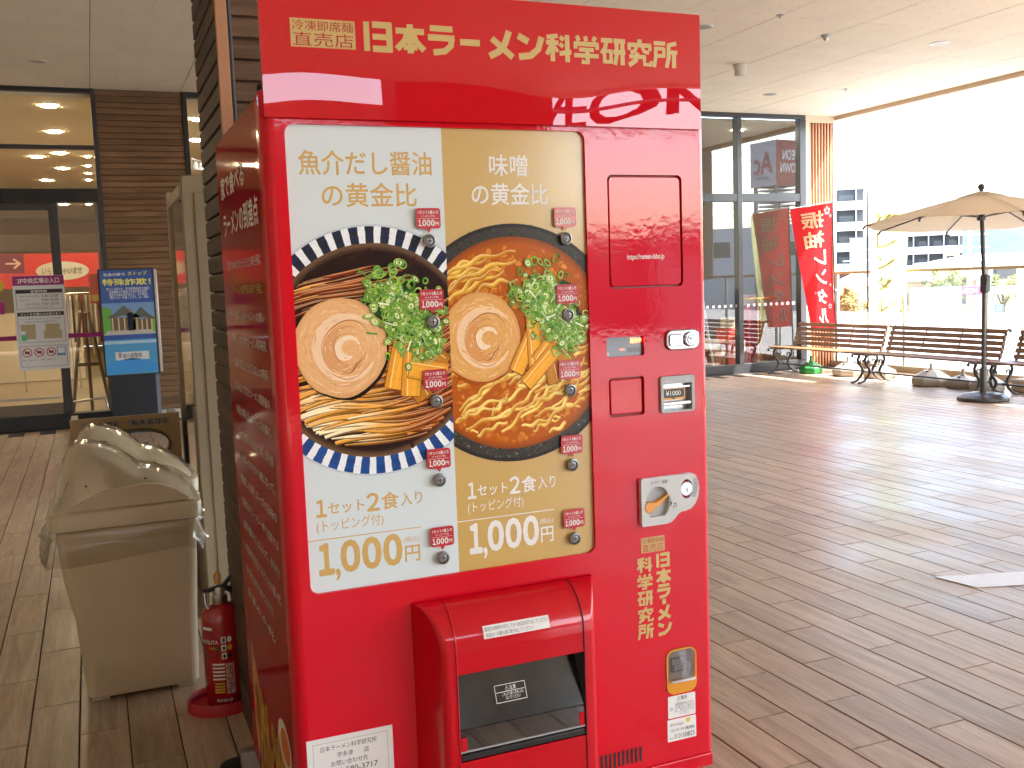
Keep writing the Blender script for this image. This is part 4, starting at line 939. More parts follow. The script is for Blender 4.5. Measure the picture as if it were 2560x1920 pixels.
for a, b_ in (((.918, .889), (.925, .892)), ((.9245, .892), (.9262, .881)), ((.919, .8845), (.9185, .879)), ((.918, .884), (.9225, .8855))):
    for pl in stroke_poly([a, b_], .0018): ar.poly([CF(*p) for p in pl])
ar.build('bent_arrow_mark', 'dark', CO)
# vertical gold logo
DF = lambda u, v, d=0: (u, -.0007+d, v)
q = MB(); q.poly([(.8335, -.0005, .7765), (.898, -.0005, .7765), (.898, -.0005, .8135), (.8335, -.0005, .8135)]); q.build('gold_plate', 'goldlogo', VM)
txt('冷凍即席麺', .8365, .895, .799, .811, lambda u, v, d=0: (u, -.0012, v), 'redt', VM); txt('直売店', .8365, .895, .7785, .797, lambda u, v, d=0: (u, -.0012, v), 'redt', VM)
zr = [.7675, .7315, .6985, .6645, .649, .6115, .5665]
cells = [('日', .874, .912, .736, .770), ('本', .874, .913, .697, .731), ('ラ', .874, .912, .659, .693), ('メ', .875, .913, .606, .640), ('ン', .875, .913, .566, .600)]
cells += [(c, .8215, .862, .7655-.0505*0-.0405*k*1.01-.036, .7655-.0405*k*1.01) for k, c in enumerate('科学研究所')]
logo([c[0] for c in cells], [c[1:] for c in cells], DF, 'goldlogo', VM)
MB().poly([(.8885, -.0007, .6435), (.8985, -.0007, .6435), (.8985, -.0007, .6565), (.8885, -.0007, .6565)]).build('logo_bar', 'goldlogo', VM)
# change cup
CC = plate(rrect(.8955, .9805, .4125, .5255, .021), [rrect(.8995, .9765, .4415, .5215, .017)], FR(-.003), .02, True).build('change_cup', 'amber', VM)
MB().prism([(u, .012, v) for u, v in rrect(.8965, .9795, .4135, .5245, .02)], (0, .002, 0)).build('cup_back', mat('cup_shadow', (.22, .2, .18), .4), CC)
cf = MB(); cf.grid(lambda u, v: (.9005+.075*u, -.002-.012*sin(pi*u)*(.3+.7*(1-v)), .4425+.078*v), 10, 8); cf.build('clear_flap', 'clear', CC, smooth=60)
MB().tube([(.904, -.010, .447), (.92, -.0145, .4485), (.956, -.0145, .4485), (.972, -.010, .447)], .003, 6).build('flap_lip', 'plgrey2', CC, smooth=60)
MB().prism([(u, .0095, v) for u, v in rrect(.915, .952, .462, .500, .003)], (0, .001, 0)).build('embossed_label', mat('dark_label', (.06, .06, .065), .5), CC)
txt('取出口\n返却', .9185, .9485, .466, .496, lambda u, v, d=0: (u, .0088, v), 'plgrey', CC)
# stickers below the cup
S1 = MB().prism([(u, -.0004, v) for u, v in rrect(.8985, .9765, .3515, .4075, .002, 2)], (0, -.0004, 0)).build('warning_sticker', 'paper', VM)
SFm = lambda u, v, d=0: (u, -.0011, v)
txt('⚠警告', .924, .953, .3935, .4045, SFm, 'greyt', S1, .008)
txt('転倒事故を防ぐために\n上に乗らない、揺すぶら\nない、倒さないようにし\nてください。', .917, .9735, .357, .389, SFm, 'greyt', S1)
rg = MB(); rg.loft([[(.907+r*cos(2*pi*i/14), -.0011, .375+r*1.1*sin(2*pi*i/14)) for i in range(14)] for r in (.0034, .0042)], cap=False)
for pl in stroke_poly([(.9045, .378), (.9095, .372)], .0009): rg.poly([(u, -.0011, v) for u, v in pl])
rg.build('ban_mark', 'greyt', S1)
S2 = MB().prism([(u, -.0004, v) for u, v in rrect(.8960, .9775, .2925, .3485, .002, 2)], (0, -.0004, 0)).build('owner_sticker', 'paper', VM)
txt('ÆON delight', .902, .941, .329, .338, SFm, mat('pinkgrey', (.2, .12, .14), .5), S2); txt('イオンディライト株式会社', .9025, .9725, .3155, .3245, SFm, 'blackt', S2, .012)
txt('0 0100825', .915, .973, .2975, .3095, SFm, 'blackt', S2); txt('機械番号', .9015, .912, .298, .3025, SFm, 'greyt', S2)
bn = MB(); bn.poly([(.9545+.0062*cos(2*pi*i/14)+.002*sin(4*pi*i/14), -.0011, .3385+.0065*sin(2*pi*i/14)) for i in range(14)]); bn.build('yellow_mark', mat('yellow_ink', (.75, .55, .05), .5), S2)
# delivery hood: tapered, rounded top, window with clear flap
def hood_ring(z):
    t = sm(.745, .655, z); py = -.092*sqrt(max(0, 1-((z-.648)/.099)**2)) if z > .648 else -.092
    k = min(1, -py/.092); xl = .258+.034*k; xr = .698-.034*k; r = .018*k+.001
    return xl, xr, py, r
HB = MB(); rings = []
zs = [.7465, .7455, .742, .736, .727, .715, .70, .683, .665, .648]
for z in zs:
    xl, xr, py, r = hood_ring(z)
    ring = [(.258-.0, .002, z)]
    for i in range(6): a = pi/2*i/5; ring.append((xl+r*(1-cos(a)), min(.001, py+r*(1-sin(a))), z))
    for i in range(6): a = pi/2*i/5; ring.append((xr-r*(1-sin(a)), min(.001, py+r*(1-cos(a))), z))
    ring.append((.698, .002, z)); rings.append(ring)
HB.loft(rings, cap=False, closed=False)
def hside(z0, z1):
    xl, xr, py, r = hood_ring(.648)
    for side in (0, 1):
        pl = [(.258, .002)]+[(xl+r*(1-cos(pi/2*i/5)), py+r*(1-sin(pi/2*i/5))) for i in range(6)]+[(.327, py), (.327, py+.05)]
        if side: pl = [(.956-x, y) for x, y in pl]
        HB.loft([[(x, y, z) for x, y in pl] for z in (z1, z0)], cap=False, closed=False)
hside(.23, .648)
HB.add([(.327, -.092, .648), (.629, -.092, .648), (.629, -.092, .603), (.327, -.092, .603), (.629, -.05, .606), (.327, -.05, .606)], [(0, 1, 2, 3), (3, 2, 4, 5)])
HB.add([(.327, -.092, .408), (.629, -.092, .408), (.629, -.092, .23), (.327, -.092, .23), (.629, -.05, .404), (.327, -.05, .404)], [(0, 1, 2, 3), (1, 0, 5, 4)])
HD = HB.build('delivery_hood', 'redplastic', VM, smooth=45)
for sx in (.3265, .6295):
    sg = MB(); pth = [(sx, hood_ring(z)[2]-.0012, z) for z in zs]+[(sx, -.0932, .23)]
    sg.tube(pth, .0016, 6); sg.build('seam', mat('seam_dark', (.10, .002, .004), .6) if sx > .5 else 'redplastic', HD, smooth=60)
ch = MB(); ch.add([(.328, -.004, .404), (.628, -.004, .404), (.628, -.004, .606), (.328, -.004, .606)], [(0, 1, 2, 3)]); ch.add([(.328, -.09, .409), (.628, -.09, .409), (.628, -.004, .404), (.328, -.004, .404)], [(0, 1, 2, 3)])
ch.add([(.6275, -.091, .409), (.6275, -.004, .409), (.6275, -.004, .602), (.6275, -.091, .602)], [(0, 1, 2, 3)]); ch.build('chute', mat('chute_grey', (.045, .046, .048), .4), HD)
bx = MB(); bx.add([(.331, -.083, .412), (.625, -.083, .412), (.625, -.045, .462), (.331, -.045, .462), (.625, -.006, .470), (.331, -.006, .470)], [(0, 1, 2, 3), (3, 2, 4, 5)]); bx.build('inner_shelf', mat('shelf_black', (.03, .03, .032), .25, coat=.3), HD)
sl = MB(); sl.add([(.3295, -.0885, .480), (.6265, -.0885, .480), (.6265, -.040, .598), (.3295, -.040, .598)], [(0, 1, 2, 3)]); FL = sl.build('steel_flap', mat('flap_steel', (.055, .055, .052), .16, 1, var=.12, vscale=25), HD)
lo = MB(); lo.add([(.3295, -.0885, .478), (.6265, -.0885, .478), (.6265, -.0905, .428), (.3295, -.0905, .428)], [(0, 1, 2, 3)]); lo.build('lower_flap', 'smoke', HD)
MB().tube([(.3295, -.0895, .430), (.6265, -.0895, .430)], .0025, 6).build('flap_rim', mat('clear_rim', (.35, .36, .37), .15), HD)
MB().box(.330, .627, -.0915, -.086, .410, .424).build('sill_strip', 'dark', HD, bevel=.002)
for x in (.331, .613): MB().box(x, x+.012, -.0912, -.0895, .432, .462).build('red_tab', 'redplastic', HD)
FT = lambda u, v, d=0: (u, -.0885+(v-.480)*(.0485/.118)-.0008, v)
txt('⚠注意', .446, .472, .5375, .547, FT, 'whitet', FL, .006); txt('これより奥へ手を入れ\nないでください', .437, .488, .520, .5345, FT, 'whitet', FL)
fr_ = MB()
for a, b_ in (((.422, .516), (.494, .516)), ((.494, .516), (.494, .550)), ((.494, .550), (.422, .550)), ((.422, .550), (.422, .516)), ((.424, .536), (.492, .536))):
    for pl in stroke_poly([a, b_], .0011): fr_.poly([FT(*p) for p in pl])
fr_.build('caution_frame', 'whitet', FL)
# long white instruction sticker on the hood
def HS(u, v, d=0): return (u, hood_ring(v)[2]-.0012, v)
st = MB()
for i in range(4):
    va, vb = .6715+.026*i/4, .6715+.026*(i+1)/4; st.poly([HS(.392, va), HS(.548, va), HS(.548, vb), HS(.392, vb)])
SK = mk('instruction_sticker', st.mesh('instruction_sticker', origin(VM), clean=False), 'paper', HD)
HS2 = lambda u, v, d=0: (u, HS(u, v)[1]-.0008, v)
txt('取出口の照明が点灯してから商品を取り出してください', .3955, .545, .686, .6945, HS2, 'greyt', SK); txt('商品は一点購入毎に取り出してください', .3975, .508, .6745, .683, HS2, 'greyt', SK)
# paper notice on the lower left of the door
NP = MB().prism([(.017, -.0006, .485), (.204, -.0006, .484), (.204, -.0006, .30), (.017, -.0006, .30)], (0, -.0006, 0)).build('contact_notice', 'paper', VM)
NF = lambda u, v, d=0: (u, -.0016, v)
txt('日本ラーメン科学研究所', .046, .168, .4545, .4665, NF, 'blackt', NP); txt('宇多津　　店', .081, .150, .4365, .4485, NF, 'blackt', NP); txt('お問い合わせ先', .067, .147, .4185, .4305, NF, 'blackt', NP); txt('0120-580-3717', .055, .168, .4005, .4125, NF, 'blackt', NP)
fr_ = MB()
for a, b_ in (((.030, .4735), (.192, .473)), ((.192, .473), (.192, .31)), ((.030, .31), (.030, .4735))):
    for pl in stroke_poly([a, b_], .0006): fr_.poly([NF(*p) for p in pl])
fr_.build('border_line', 'greyt', NP)
# ---- left side film: lettering and picture
SD = lambda u, v, d=0: (.0033, -u, v)
M['sidet'] = mat('pale_letters', (.78, .70, .66), .5)
txt('家で食べる', -.72, -.30, 1.670, 1.728, SD, 'sidet', VM, .02); txt('ラーメンの到達点', -.705, -.125, 1.572, 1.636, SD, 'sidet', VM, .02)
LNS = ['家庭では味わえなかったその上の味を手軽に', 'ラーメンを専門店の味で手軽に', '食べて欲しいラーメンへの想い', '開発したのは日本ラーメン科学研究', '全国の店主と三〇〇以上の商品', '生み出してきたラーメン開発者の', '商品力誇るデータベースを基に、', 'スープの製法や配合までの、何千通', 'もの組み合わせから麺になって、', '熟成した麺とスープの旨味の', '黄金比をラーメン一杯で追求する', '試作を重ねることによって、それぞれ', 'の素材を引き立てるとともに整いだ、', '店で食べるよりもうまいつもりです。', '家で楽しむこの一杯を。']
for k, s_ in enumerate(LNS):
    z = 1.499-.0622*k
    txt(s_, -.675 if k != 1 else -.60, -.125 if k < 13 else -.25, z-.011, z+.012, SD, 'sidet' if k != 1 else mat('yellow_letters', (.6, .4, .04), .5), VM, .006)
wp = MB(); cs = []
def SP(u, v, l): return (.0036-.0002*l, -u, v)
class SPr(MB):
    def leaf(s, u, v, ln_, wd_, an, col, l):
        pts = []
        for i in range(10):
            t = i/9; pts.append((t*ln_, wd_*sin(pi*t)**.7))
        pts += [(x, -y) for x, y in pts[::-1]]
        s.poly([SP(u+x*cos(an)-y*sin(an), v+x*sin(an)+y*cos(an), l) for x, y in pts], col)
sp = SPr(); rnd = random.Random(5)
for k in range(5): sp.leaf(-.66+.05*k, .16, .34-.03*k, .035, radians(92+3*k), mixc(lin('#c88a5a'), lin('#a85a30'), k/5), 1+k*.02)
for k in range(70):
    u = rnd.uniform(-.62, -.2); v = rnd.uniform(.14, .36); sp.leaf(u, v-.03, rnd.uniform(.05, .12), rnd.uniform(.008, .018), radians(rnd.uniform(60, 125)), mixc(lin('#6a2c0a'), lin('#d8a828'), rnd.random()), 2+k*.02)
sp.poly([SP(-.2+.085*cos(2*pi*i/24), .395+.055*sin(2*pi*i/24), 4) for i in range(24)], lin('#d8d2c4')); sp.poly([SP(-.19+.06*cos(2*pi*i/24), .395+.04*sin(2*pi*i/24), 5) for i in range(24)], lin('#d0641a'))
mk('side_picture', sp.mesh('side_picture', origin(VM), clean=False), 'ink', VM)
MB().tube([(.012, .075, 1.83), (.012, .075, 1.845), (.05, .075, 1.85)], .006, 6).build('hinge_cap', 'black', VM)

# ================================================================== THINGS ON THE LEFT
# fire extinguisher in its red floor ring
EX, EY = .004, 1.47
t = thing('fire_extinguisher', (EX, EY, 0), 'red fire extinguisher with black lever beside the vending machine', 'extinguisher')
M['exred'] = mat('extinguisher_red', (.40, .010, .012), .25, coat=.7)
MB().lathe([(.060, .012), (.066, .02), (.066, .315), (.063, .335), (.052, .352), (.034, .362), (.026, .366)], EX, EY, 36).build('cylinder', 'exred', t, smooth=40)
MB().lathe([(.024, .364), (.026, .37), (.026, .392), (.022, .396)], EX, EY, 20).build('neck_ring', 'steel', t, smooth=40)
MB().lathe([(.019, .396), (.019, .418), (.014, .424)], EX, EY, 16).build('valve', mat('cast_alu', (.5, .5, .5), .4, .8), t, smooth=40)
lv = MB(); lv.prism([(EX-.055, EY-.009, .418), (EX-.02, EY-.009, .425), (EX+.012, EY-.009, .432), (EX+.04, EY-.009, .462), (EX+.062, EY-.009, .468), (EX+.06, EY-.009, .458), (EX+.044, EY-.009, .450), (EX+.022, EY-.009, .420), (EX-.02, EY-.009, .410), (EX-.052, EY-.009, .405)], (0, .018, 0)); lv.build('upper_lever', 'dark', t, bevel=.002)
MB().tube([(EX+.01, EY, .425), (EX+.04, EY, .405), (EX+.058, EY, .37), (EX+.074, EY, .32), (EX+.078, EY, .1)], .010, 10).build('hose', 'dark', t, smooth=60)
MB().tube([(EX-.05, EY-.005, .41), (EX-.048, EY-.012, .37), (EX-.04, EY-.02, .355)], .006, 8).build('carry_grip', 'chrome', t, smooth=60)
rg = MB(); rg.tube([(EX-.004+.010*cos(2*pi*i/16), EY-.004, .455+.018*sin(2*pi*i/16)) for i in range(17)], .0042, 8, cap=False); rg.build('safety_ring', 'amber', t, smooth=60)
def cylmap(u, v, d=0):                    # u: angle in degrees measured from -y towards +x
    a = radians(u); r = .0665+d; return (EX+r*sin(a), EY-r*cos(a), v)
def cylpatch(name, u0, u1, v0, v1, m, d=0, parent=t):
    b = MB(); b.grid(lambda u, v: cylmap(u, v, d), 8, 1, u0, u1, v0, v1); return b.build(name, m, parent)
el = MB(); el.add([cylmap(-52+34*cos(2*pi*i/24), .237+.047*sin(2*pi*i/24), .0003) for i in range(24)], [tuple(range(24))]); el.build('black_emblem', 'dark', t)
txt('HATSUTA', -82, -18, .240, .254, lambda u, v, d=0: cylmap(u, v, .0012), 'whitet', t, .02); txt('ABC', -48, -20, .222, .231, lambda u, v, d=0: cylmap(u, v, .0012), mat('yellow_ink2', (.5, .4, .04), .5), t, .02)
cylpatch('white_strip', -70, -34, .288, .298, 'paper', .0004)
for k in range(3):
    z = .243-.028*k; cylpatch('pictogram', -10, 4, z, z+.022, 'paper', .0004); cylpatch('pictogram_ink', -6, 1, z+.004, z+.017, 'dark', .0009)
    b = MB(); b.add([cylmap(14+7*cos(2*pi*i/16), z+.011+.011*sin(2*pi*i/16), .0004) for i in range(16)], [tuple(range(16))]); b.build('pictogram_disc', ['paper', 'amber', 'dark'][k], t)
for k in range(5): cylpatch('text_bar', -40, -4, .166-.013*k, .172-.013*k, 'paper', .0004)
for k in range(4): cylpatch('yellow_bar', -36, -6, .098-.010*k, .104-.010*k, mat('yl%d' % k, (.55, .36, .03), .5), .0004)
txt('使用方法\n適応火災\n普通火災\n油火災用\n電気火災\n消火器用', -2, 24, .062, .172, lambda u, v, d=0: cylmap(u, v, .0006), 'paper', t)
txt('粉末消火器', -32, 14, .036, .048, lambda u, v, d=0: cylmap(u, v, .0006), 'paper', t)
b = MB(); b.add([cylmap(58+10*cos(2*pi*i/16), .245+.02*sin(2*pi*i/16), .0004) for i in range(16)], [tuple(range(16))]); b.build('date_disc', mat('grey_blue', (.1, .13, .15), .5), t)
st = thing('extinguisher_stand', (EX-.02, EY-.02, 0), 'low red oval floor ring holding the fire extinguisher', 'stand')
def ov(r, z): return [(EX-.012+(.118*r)*cos(2*pi*i/40), EY-.004+(.10*r)*sin(2*pi*i/40), z) for i in range(40)]
b = MB(); b.loft([ov(1, .0), ov(1, .04), ov(.985, .042), ov(.97, .04), ov(.96, .008), ov(.1, .008)], cap=True); b.build('ring_base', mat('stand_red', (.42, .012, .02), .5), st, smooth=40)

# rubbish bins
M['binbody'] = mat('beige_plastic', (.60, .50, .335), .5, var=.09, vscale=3, bump=.03, bscale=40)
M['binlid'] = mat('beige_lid', (.60, .505, .35), .28, coat=.5, coatr=.1, var=.05, vscale=4)
M['bag'] = glassmat('plastic_bag', (.90, .89, .86), .14, 1.45, frost=.13, frostcol=(.6, .57, .5), k=1.1)
M['film'] = glassmat('clear_film', (.95, .95, .93), .07, 1.45, frost=.04, frostcol=(.7, .68, .62), k=1.3)
def rr3(x0, x1, y0, y1, r, z, n=5): return [(u, v, z) for u, v in rrect(x0, x1, y0, y1, r, n)]
def bin_(dx, dy, label, front):
    t = thing('rubbish_bin', (-.26+dx, 1.86+dy, 0), label, 'rubbish bin', 'beige rubbish bins beside the pillar')
    X = lambda a: a+dx
    Y = lambda a: a+dy
    b = MB(); b.loft([rr3(X(-.430), X(-.075), Y(1.705), Y(1.985), .03, .014), rr3(X(-.442), X(-.062), Y(1.695), Y(1.995), .032, .022), rr3(X(-.452), X(-.058), Y(1.69), Y(2.0), .034, .16), rr3(X(-.462), X(-.052), Y(1.685), Y(2.005), .035, .30), rr3(X(-.488), X(-.044), Y(1.675), Y(2.015), .035, .44), rr3(X(-.50), X(-.04), Y(1.665), Y(2.02), .035, .56), rr3(X(-.504), X(-.036), Y(1.66), Y(2.02), .035, .64)])
    b.build('bin_body', 'binbody', t, smooth=50)
    for fx in (-.43, -.14): MB().box(X(fx), X(fx+.06), Y(1.71), Y(1.76), 0, .016).build('foot', 'binbody', t, bevel=.004)
    b = MB(); b.loft([rr3(X(-.512), X(-.026), Y(1.652), Y(2.028), .04, .632), rr3(X(-.524), X(-.018), Y(1.645), Y(2.035), .042, .637), rr3(X(-.525), X(-.016), Y(1.643), Y(2.037), .043, .690), rr3(X(-.518), X(-.022), Y(1.65), Y(2.03), .04, .697)]); b.build('lid_rim', 'binlid', t, smooth=50)
    # humped lid: profile along x, rounded off over the two long sides
    prof = [(-.508, .697), (-.498, .735), (-.482, .79), (-.462, .85), (-.44, .895), (-.418, .911), (-.395, .914), (-.36, .908), (-.32, .894), (-.285, .873), (-.25, .846), (-.222, .820), (-.205, .812), (-.185, .810), (-.155, .800), (-.12, .780), (-.085, .755), (-.055, .727), (-.038, .697)]
    rows = []
    for j in range(15):
        v = j/14; yy = Y(1.66+.36*v); e = (1-abs(2*v-1)**3.2)**.55 if 0 < v < 1 else 0
        inset = .03*(1-e)
        rows.append([(X(-.273+(x+.273)*(1-inset*1.2)), yy, .697+(z-.697)*(.0+1.0*e)) for x, z in prof])
    b = MB(); n_ = len(prof)
    b.add([p for r_ in rows for p in r_], [(j*n_+i, j*n_+i+1, (j+1)*n_+i+1, (j+1)*n_+i) for j in range(14) for i in range(n_-1)]); b.build('lid_dome', 'binlid', t, smooth=45)
    rf = random.Random(21); fm = []
    for j, r_ in enumerate(rows):
        fm.append([(x+.004*sin(9*x*7+j), y+(-.006 if j < 7 else .006), z+.007+.0035*sin(60*x+1.7*j)+.003*sin(23*j+90*x)) for x, y, z in r_])
    fb_ = MB(); fb_.add([p for r_ in fm for p in r_], [(j*n_+i, j*n_+i+1, (j+1)*n_+i+1, (j+1)*n_+i) for j in range(14) for i in range(n_-1)]); fb_.build('clear_film', 'film', t, smooth=180)
    # arched rib pressed into the near side
    arch = [(-.47, .700), (-.41, .735), (-.35, .758), (-.28, .774), (-.21, .777), (-.15, .768), (-.10, .747), (-.06, .715), (-.05, .70)]
    pts = [(X(x), Y(1.652), z) for x, z in arch]
    b = MB(); b.prism(pts, (0, .03, 0)); b.build('side_arch', 'binlid', t, bevel=.006)
    # plastic bag skirt under the rim
    rnd = random.Random(11 if front else 12); pr_ = []
    N = 120; base = rrect(X(-.505), X(-.035), Y(1.66), Y(2.02), .05, 29)
    ctr = (X(-.27), Y(1.84)); rings = []
    for lv_, (zz, ex) in enumerate(((.634, .010), (.622, .02), (.607, .014), (.592, .027), (.576, .018), (.560, .024), (.545, .010))):
        ring = []
        for i, (u, v) in enumerate(base):
            a = atan2(v-ctr[1], u-ctr[0]); d_ = hypot(u-ctr[0], v-ctr[1])
            w_ = .008*sin(9*a+lv_*1.3)+.007*sin(17*a+2.1*lv_)+.006*sin(31*a-1.7*lv_)+.005*sin(53*a+2.9*lv_)
            lf = .022*max(0, cos(a-pi*1.02))**3*(lv_ > 0)*2
            ring.append((ctr[0]+(u-ctr[0])*(1+(ex+w_*(lv_ > 0)+lf)/d_), ctr[1]+(v-ctr[1])*(1+(ex+w_*(lv_ > 0))/d_), zz-(.030*(.5+.5*sin(2.3*a+1))+.012*sin(7*a)+.008*sin(19*a+1))*(lv_/6)**2-.004*sin(23*a+3*lv_)))
        rings.append(ring)
    b = MB(); b.loft(rings, cap=False); b.build('bag_skirt', 'bag', t, smooth=180)
    if front:
        for x, z in ((-.395, .782), (-.2, .79)):
            MB().lathey([(.004, Y(1.678)), (.003, Y(1.672))], X(x), z, 8).build('hinge_pin', 'black', t)
        b = MB(); b.loft([[(X(-.50+.012*i+.006*sin(3*k+i)), Y(1.66+.05*k), .715+.02*i+.008*sin(2*k+2*i)) for i in range(6)] for k in range(6)], cap=False, closed=False); b.build('crumpled_film', 'bag', t, smooth=180)
    return t
bin_(0, 0, 'nearer beige rubbish bin with humped lid and plastic bag skirt left of the extinguisher', True)
bin_(.035, .47, 'second beige rubbish bin standing behind the nearer one', False)
# sorting board behind the bins
t = thing('sorting_board', (-.22, 2.95, 0), 'beige waste sorting board with two oval openings behind the bins', 'board')
op = [(-.13+.255*s_[0], .745+.075*s_[1]) for s_ in []]
BX0, BX1, BZ1, BYY = -.459, .012, .882, 2.86
left_open = [(-.36+.0*0, .70)]
def dshape(cx, side): return [(cx, .805), (cx, .675)]+[(cx+side*(.035+.105*sin(radians(a_))), .74+.065*-cos(radians(a_))) for a_ in range(0, 181, 15)]
hr = [(-.205, .675)]+[(-.205+.05+.115*sin(radians(a_)), .74-.065*cos(radians(a_))) for a_ in range(0, 181, 15)]+[(-.205, .805)]
hl = [(-.24, .805)]+[(-.24-.05-.115*sin(radians(a_)), .74+.065*cos(radians(a_))) for a_ in range(0, 181, 15)]+[(-.24, .675)]
bd = plate([(BX0, .30), (BX1, .30), (BX1, BZ1), (BX0, BZ1)], [hr, hl], FR(BYY), .02, True); bd.add([(BX0, BYY+.02, .3), (BX1, BYY+.02, .3), (BX1, BYY+.02, .6), (BX0, BYY+.02, .6)], [(0, 1, 2, 3)])
bd.build('board_panel', mat('tan_board', (.42, .29, .15), .5), t)
for h_ in (hr, hl):
    cx = sum(p[0] for p in h_)/len(h_); b = MB(); n_ = len(h_)
    big = [(cx+(u-cx)*1.16, .74+(v-.74)*1.28) for u, v in h_]
    b.add([(u, BYY-.004, v) for u, v in h_]+[(u, BYY-.004, v) for u, v in big]+[(u, BYY+.06, v) for u, v in h_], [(i, (i+1) % n_, n_+(i+1) % n_, n_+i) for i in range(n_)]+[(i, (i+1) % n_, 2*n_+(i+1) % n_, 2*n_+i) for i in range(n_)]); b.build('opening_collar', mat('olive_plastic', (.13, .11, .075), .5), t, smooth=30)
for x in (BX0, BX1-.03): MB().box(x, x+.03, BYY+.021, BYY+.4, 0, .86).build('support', 'beige', t)
for s_, u0, u1 in (('もえないゴミ', -.408, -.255), ('もえるゴミ', -.205, -.035)):
    z0 = .838
    MB().box(u0-.006, u1+.006, BYY-.002, BYY-.0006, z0-.004, z0+.027).build('label_strip', mat('silver_tape', (.26, .25, .23), .5), t)
    txt(s_, u0+.006, u1-.006, z0, z0+.023, lambda u, v, d=0: (u, BYY-.0026, v), 'blackt', t, .02)
# blue signage display on a black stand
t = thing('poster_stand', (.03, 9.2, 0), 'upright display stand with blue crime prevention poster before the entrance', 'sign stand')
x0, x1 = -.245, .30
MB().box(x0, x1, 9.17, 9.26, .60, 1.715).build('frame', 'dark', t, bevel=.004)
MB().box(x1+.001, x1+.03, 9.18, 9.3, .62, 1.70).build('side_trim', 'steel', t, bevel=.003)
MB().box(-.19, .25, 9.2, 9.3, .02, .60).build('stand_panel', mat('navy_black', (.006, .008, .014), .4), t)
MB().box(-.2, .42, 9.08, 9.5, 0, .02).build('base', mat('blue_grey', (.12, .15, .2), .5), t, bevel=.004)
MB().box(.252, .29, 9.22, 9.30, .02, .62).build('back_post', mat('blue_grey2', (.14, .17, .21), .5), t)
sc_ = MB()
def scr(a, b_, c, d_, col, k=0): sc_.poly([(a, 9.168-.0004*k, c), (b_, 9.168-.0004*k, c), (b_, 9.168-.0004*k, d_), (a, 9.168-.0004*k, d_)], mixc(lin(col), (.05, .06, .08), .35))
px0, px1 = x0+.018, x1-.018
scr(px0, px1, 1.36, 1.70, '#3f62b0'); scr(px0, px1, 1.03, 1.3599, '#7fa8d8'); scr(px0, px1, .98, 1.0299, '#3a58a8'); scr(px0, px1, .615, .9799, '#4fa0d4')
scr(px0, px1, .935, .965, '#bfe0f0', 1)
sc_.poly([(px0+.02+.47*i/20, 9.1672, (.72+.06*sin(pi*i/20)) if i <= 20 else 0) for i in range(21)]+[(px1, 9.1672, .64), (px0+.02, 9.1672, .63)], lin('#3f86c4'))
# shrine picture: roofs, pillars, steps, one figure
sc_.poly([(px0, 9.1674, 1.03), (px0+.10, 9.1674, 1.03), (px0+.09, 9.1674, 1.30), (px0, 9.1674, 1.33)], lin('#5f9a48')); sc_.poly([(px1-.06, 9.1674, 1.05), (px1, 9.1674, 1.05), (px1, 9.1674, 1.22), (px1-.05, 9.1674, 1.2)], lin('#6aa050'))
for cx, w_, z in ((-.02, .17, 1.26), (.15, .14, 1.24)):
    sc_.poly([(cx-w_, 9.1668, z-.05), (cx-w_*.5, 9.1668, z), (cx, 9.1668, z+.075), (cx+w_*.5, 9.1668, z), (cx+w_, 9.1668, z-.05), (cx+w_*.8, 9.1668, z-.06), (cx, 9.1668, z-.03), (cx-w_*.8, 9.1668, z-.06)], lin('#5a5f58'))
    sc_.poly([(cx-w_*.75, 9.167, 1.07), (cx+w_*.75, 9.167, 1.07), (cx+w_*.75, 9.167, z-.05), (cx-w_*.75, 9.167, z-.05)], lin('#6b5a48'))
    for k in range(5): sc_.poly([(cx-w_*.7+k*w_*.34, 9.1666, 1.07), (cx-w_*.7+k*w_*.34+.012, 9.1666, 1.07), (cx-w_*.7+k*w_*.34+.012, 9.1666, z-.055), (cx-w_*.7+k*w_*.34, 9.1666, z-.055)], lin('#c8b090'))
sc_.poly([(px0, 9.1669, 1.03), (px1, 9.1669, 1.03), (px1-.04, 9.1669, 1.075), (px0+.04, 9.1669, 1.075)], lin('#a8a49c'))
sc_.poly([(.015, 9.1662, 1.07), (.065, 9.1662, 1.07), (.07, 9.1662, 1.24), (.055, 9.1662, 1.26), (.025, 9.1662, 1.26), (.01, 9.1662, 1.24)], lin('#1c2230')); sc_.poly([(.04+.014*cos(2*pi*i/10), 9.1662, 1.277+.018*sin(2*pi*i/10)) for i in range(10)], lin('#8a6a58'))
scr(-.13, .20, .765, .85, '#dfe6ea', 2)
PS = mk('poster', sc_.mesh('poster', origin(t), clean=False), inkmat('lit_print', .3, .6, .03), t)
PSF = lambda u, v, d=0: (u, 9.1655, v)
M['ylt'] = mat('yellow_text', (.75, .72, .12), .5)
txt('社会の絆で', -.19, .02, 1.638, 1.672, PSF, 'whitet', PS, .01); txt('ストップ', .045, .235, 1.642, 1.682, PSF, 'ylt', PS, .02); txt('特殊詐欺！', -.205, .265, 1.54, 1.612, PSF, 'ylt', PS, .02)
txt('家にいる時でも、留守番電話設定の確認！\n在留確認付き電話でお金の話は詐欺！\n電話でお金の話が出たら、まず相談！\n「電子マネーを買ってきて」は、詐欺！', -.17, .25, 1.40, 1.52, PSF, 'whitet', PS)
txt('香川県警察', -.06, .13, .785, .835, PSF, 'greyt', PS, .01); txt('Kagawa Prefectural Police', px0+.02, px1-.02, .937, .961, PSF, mat('blue_text', (.2, .35, .5), .5), PS)
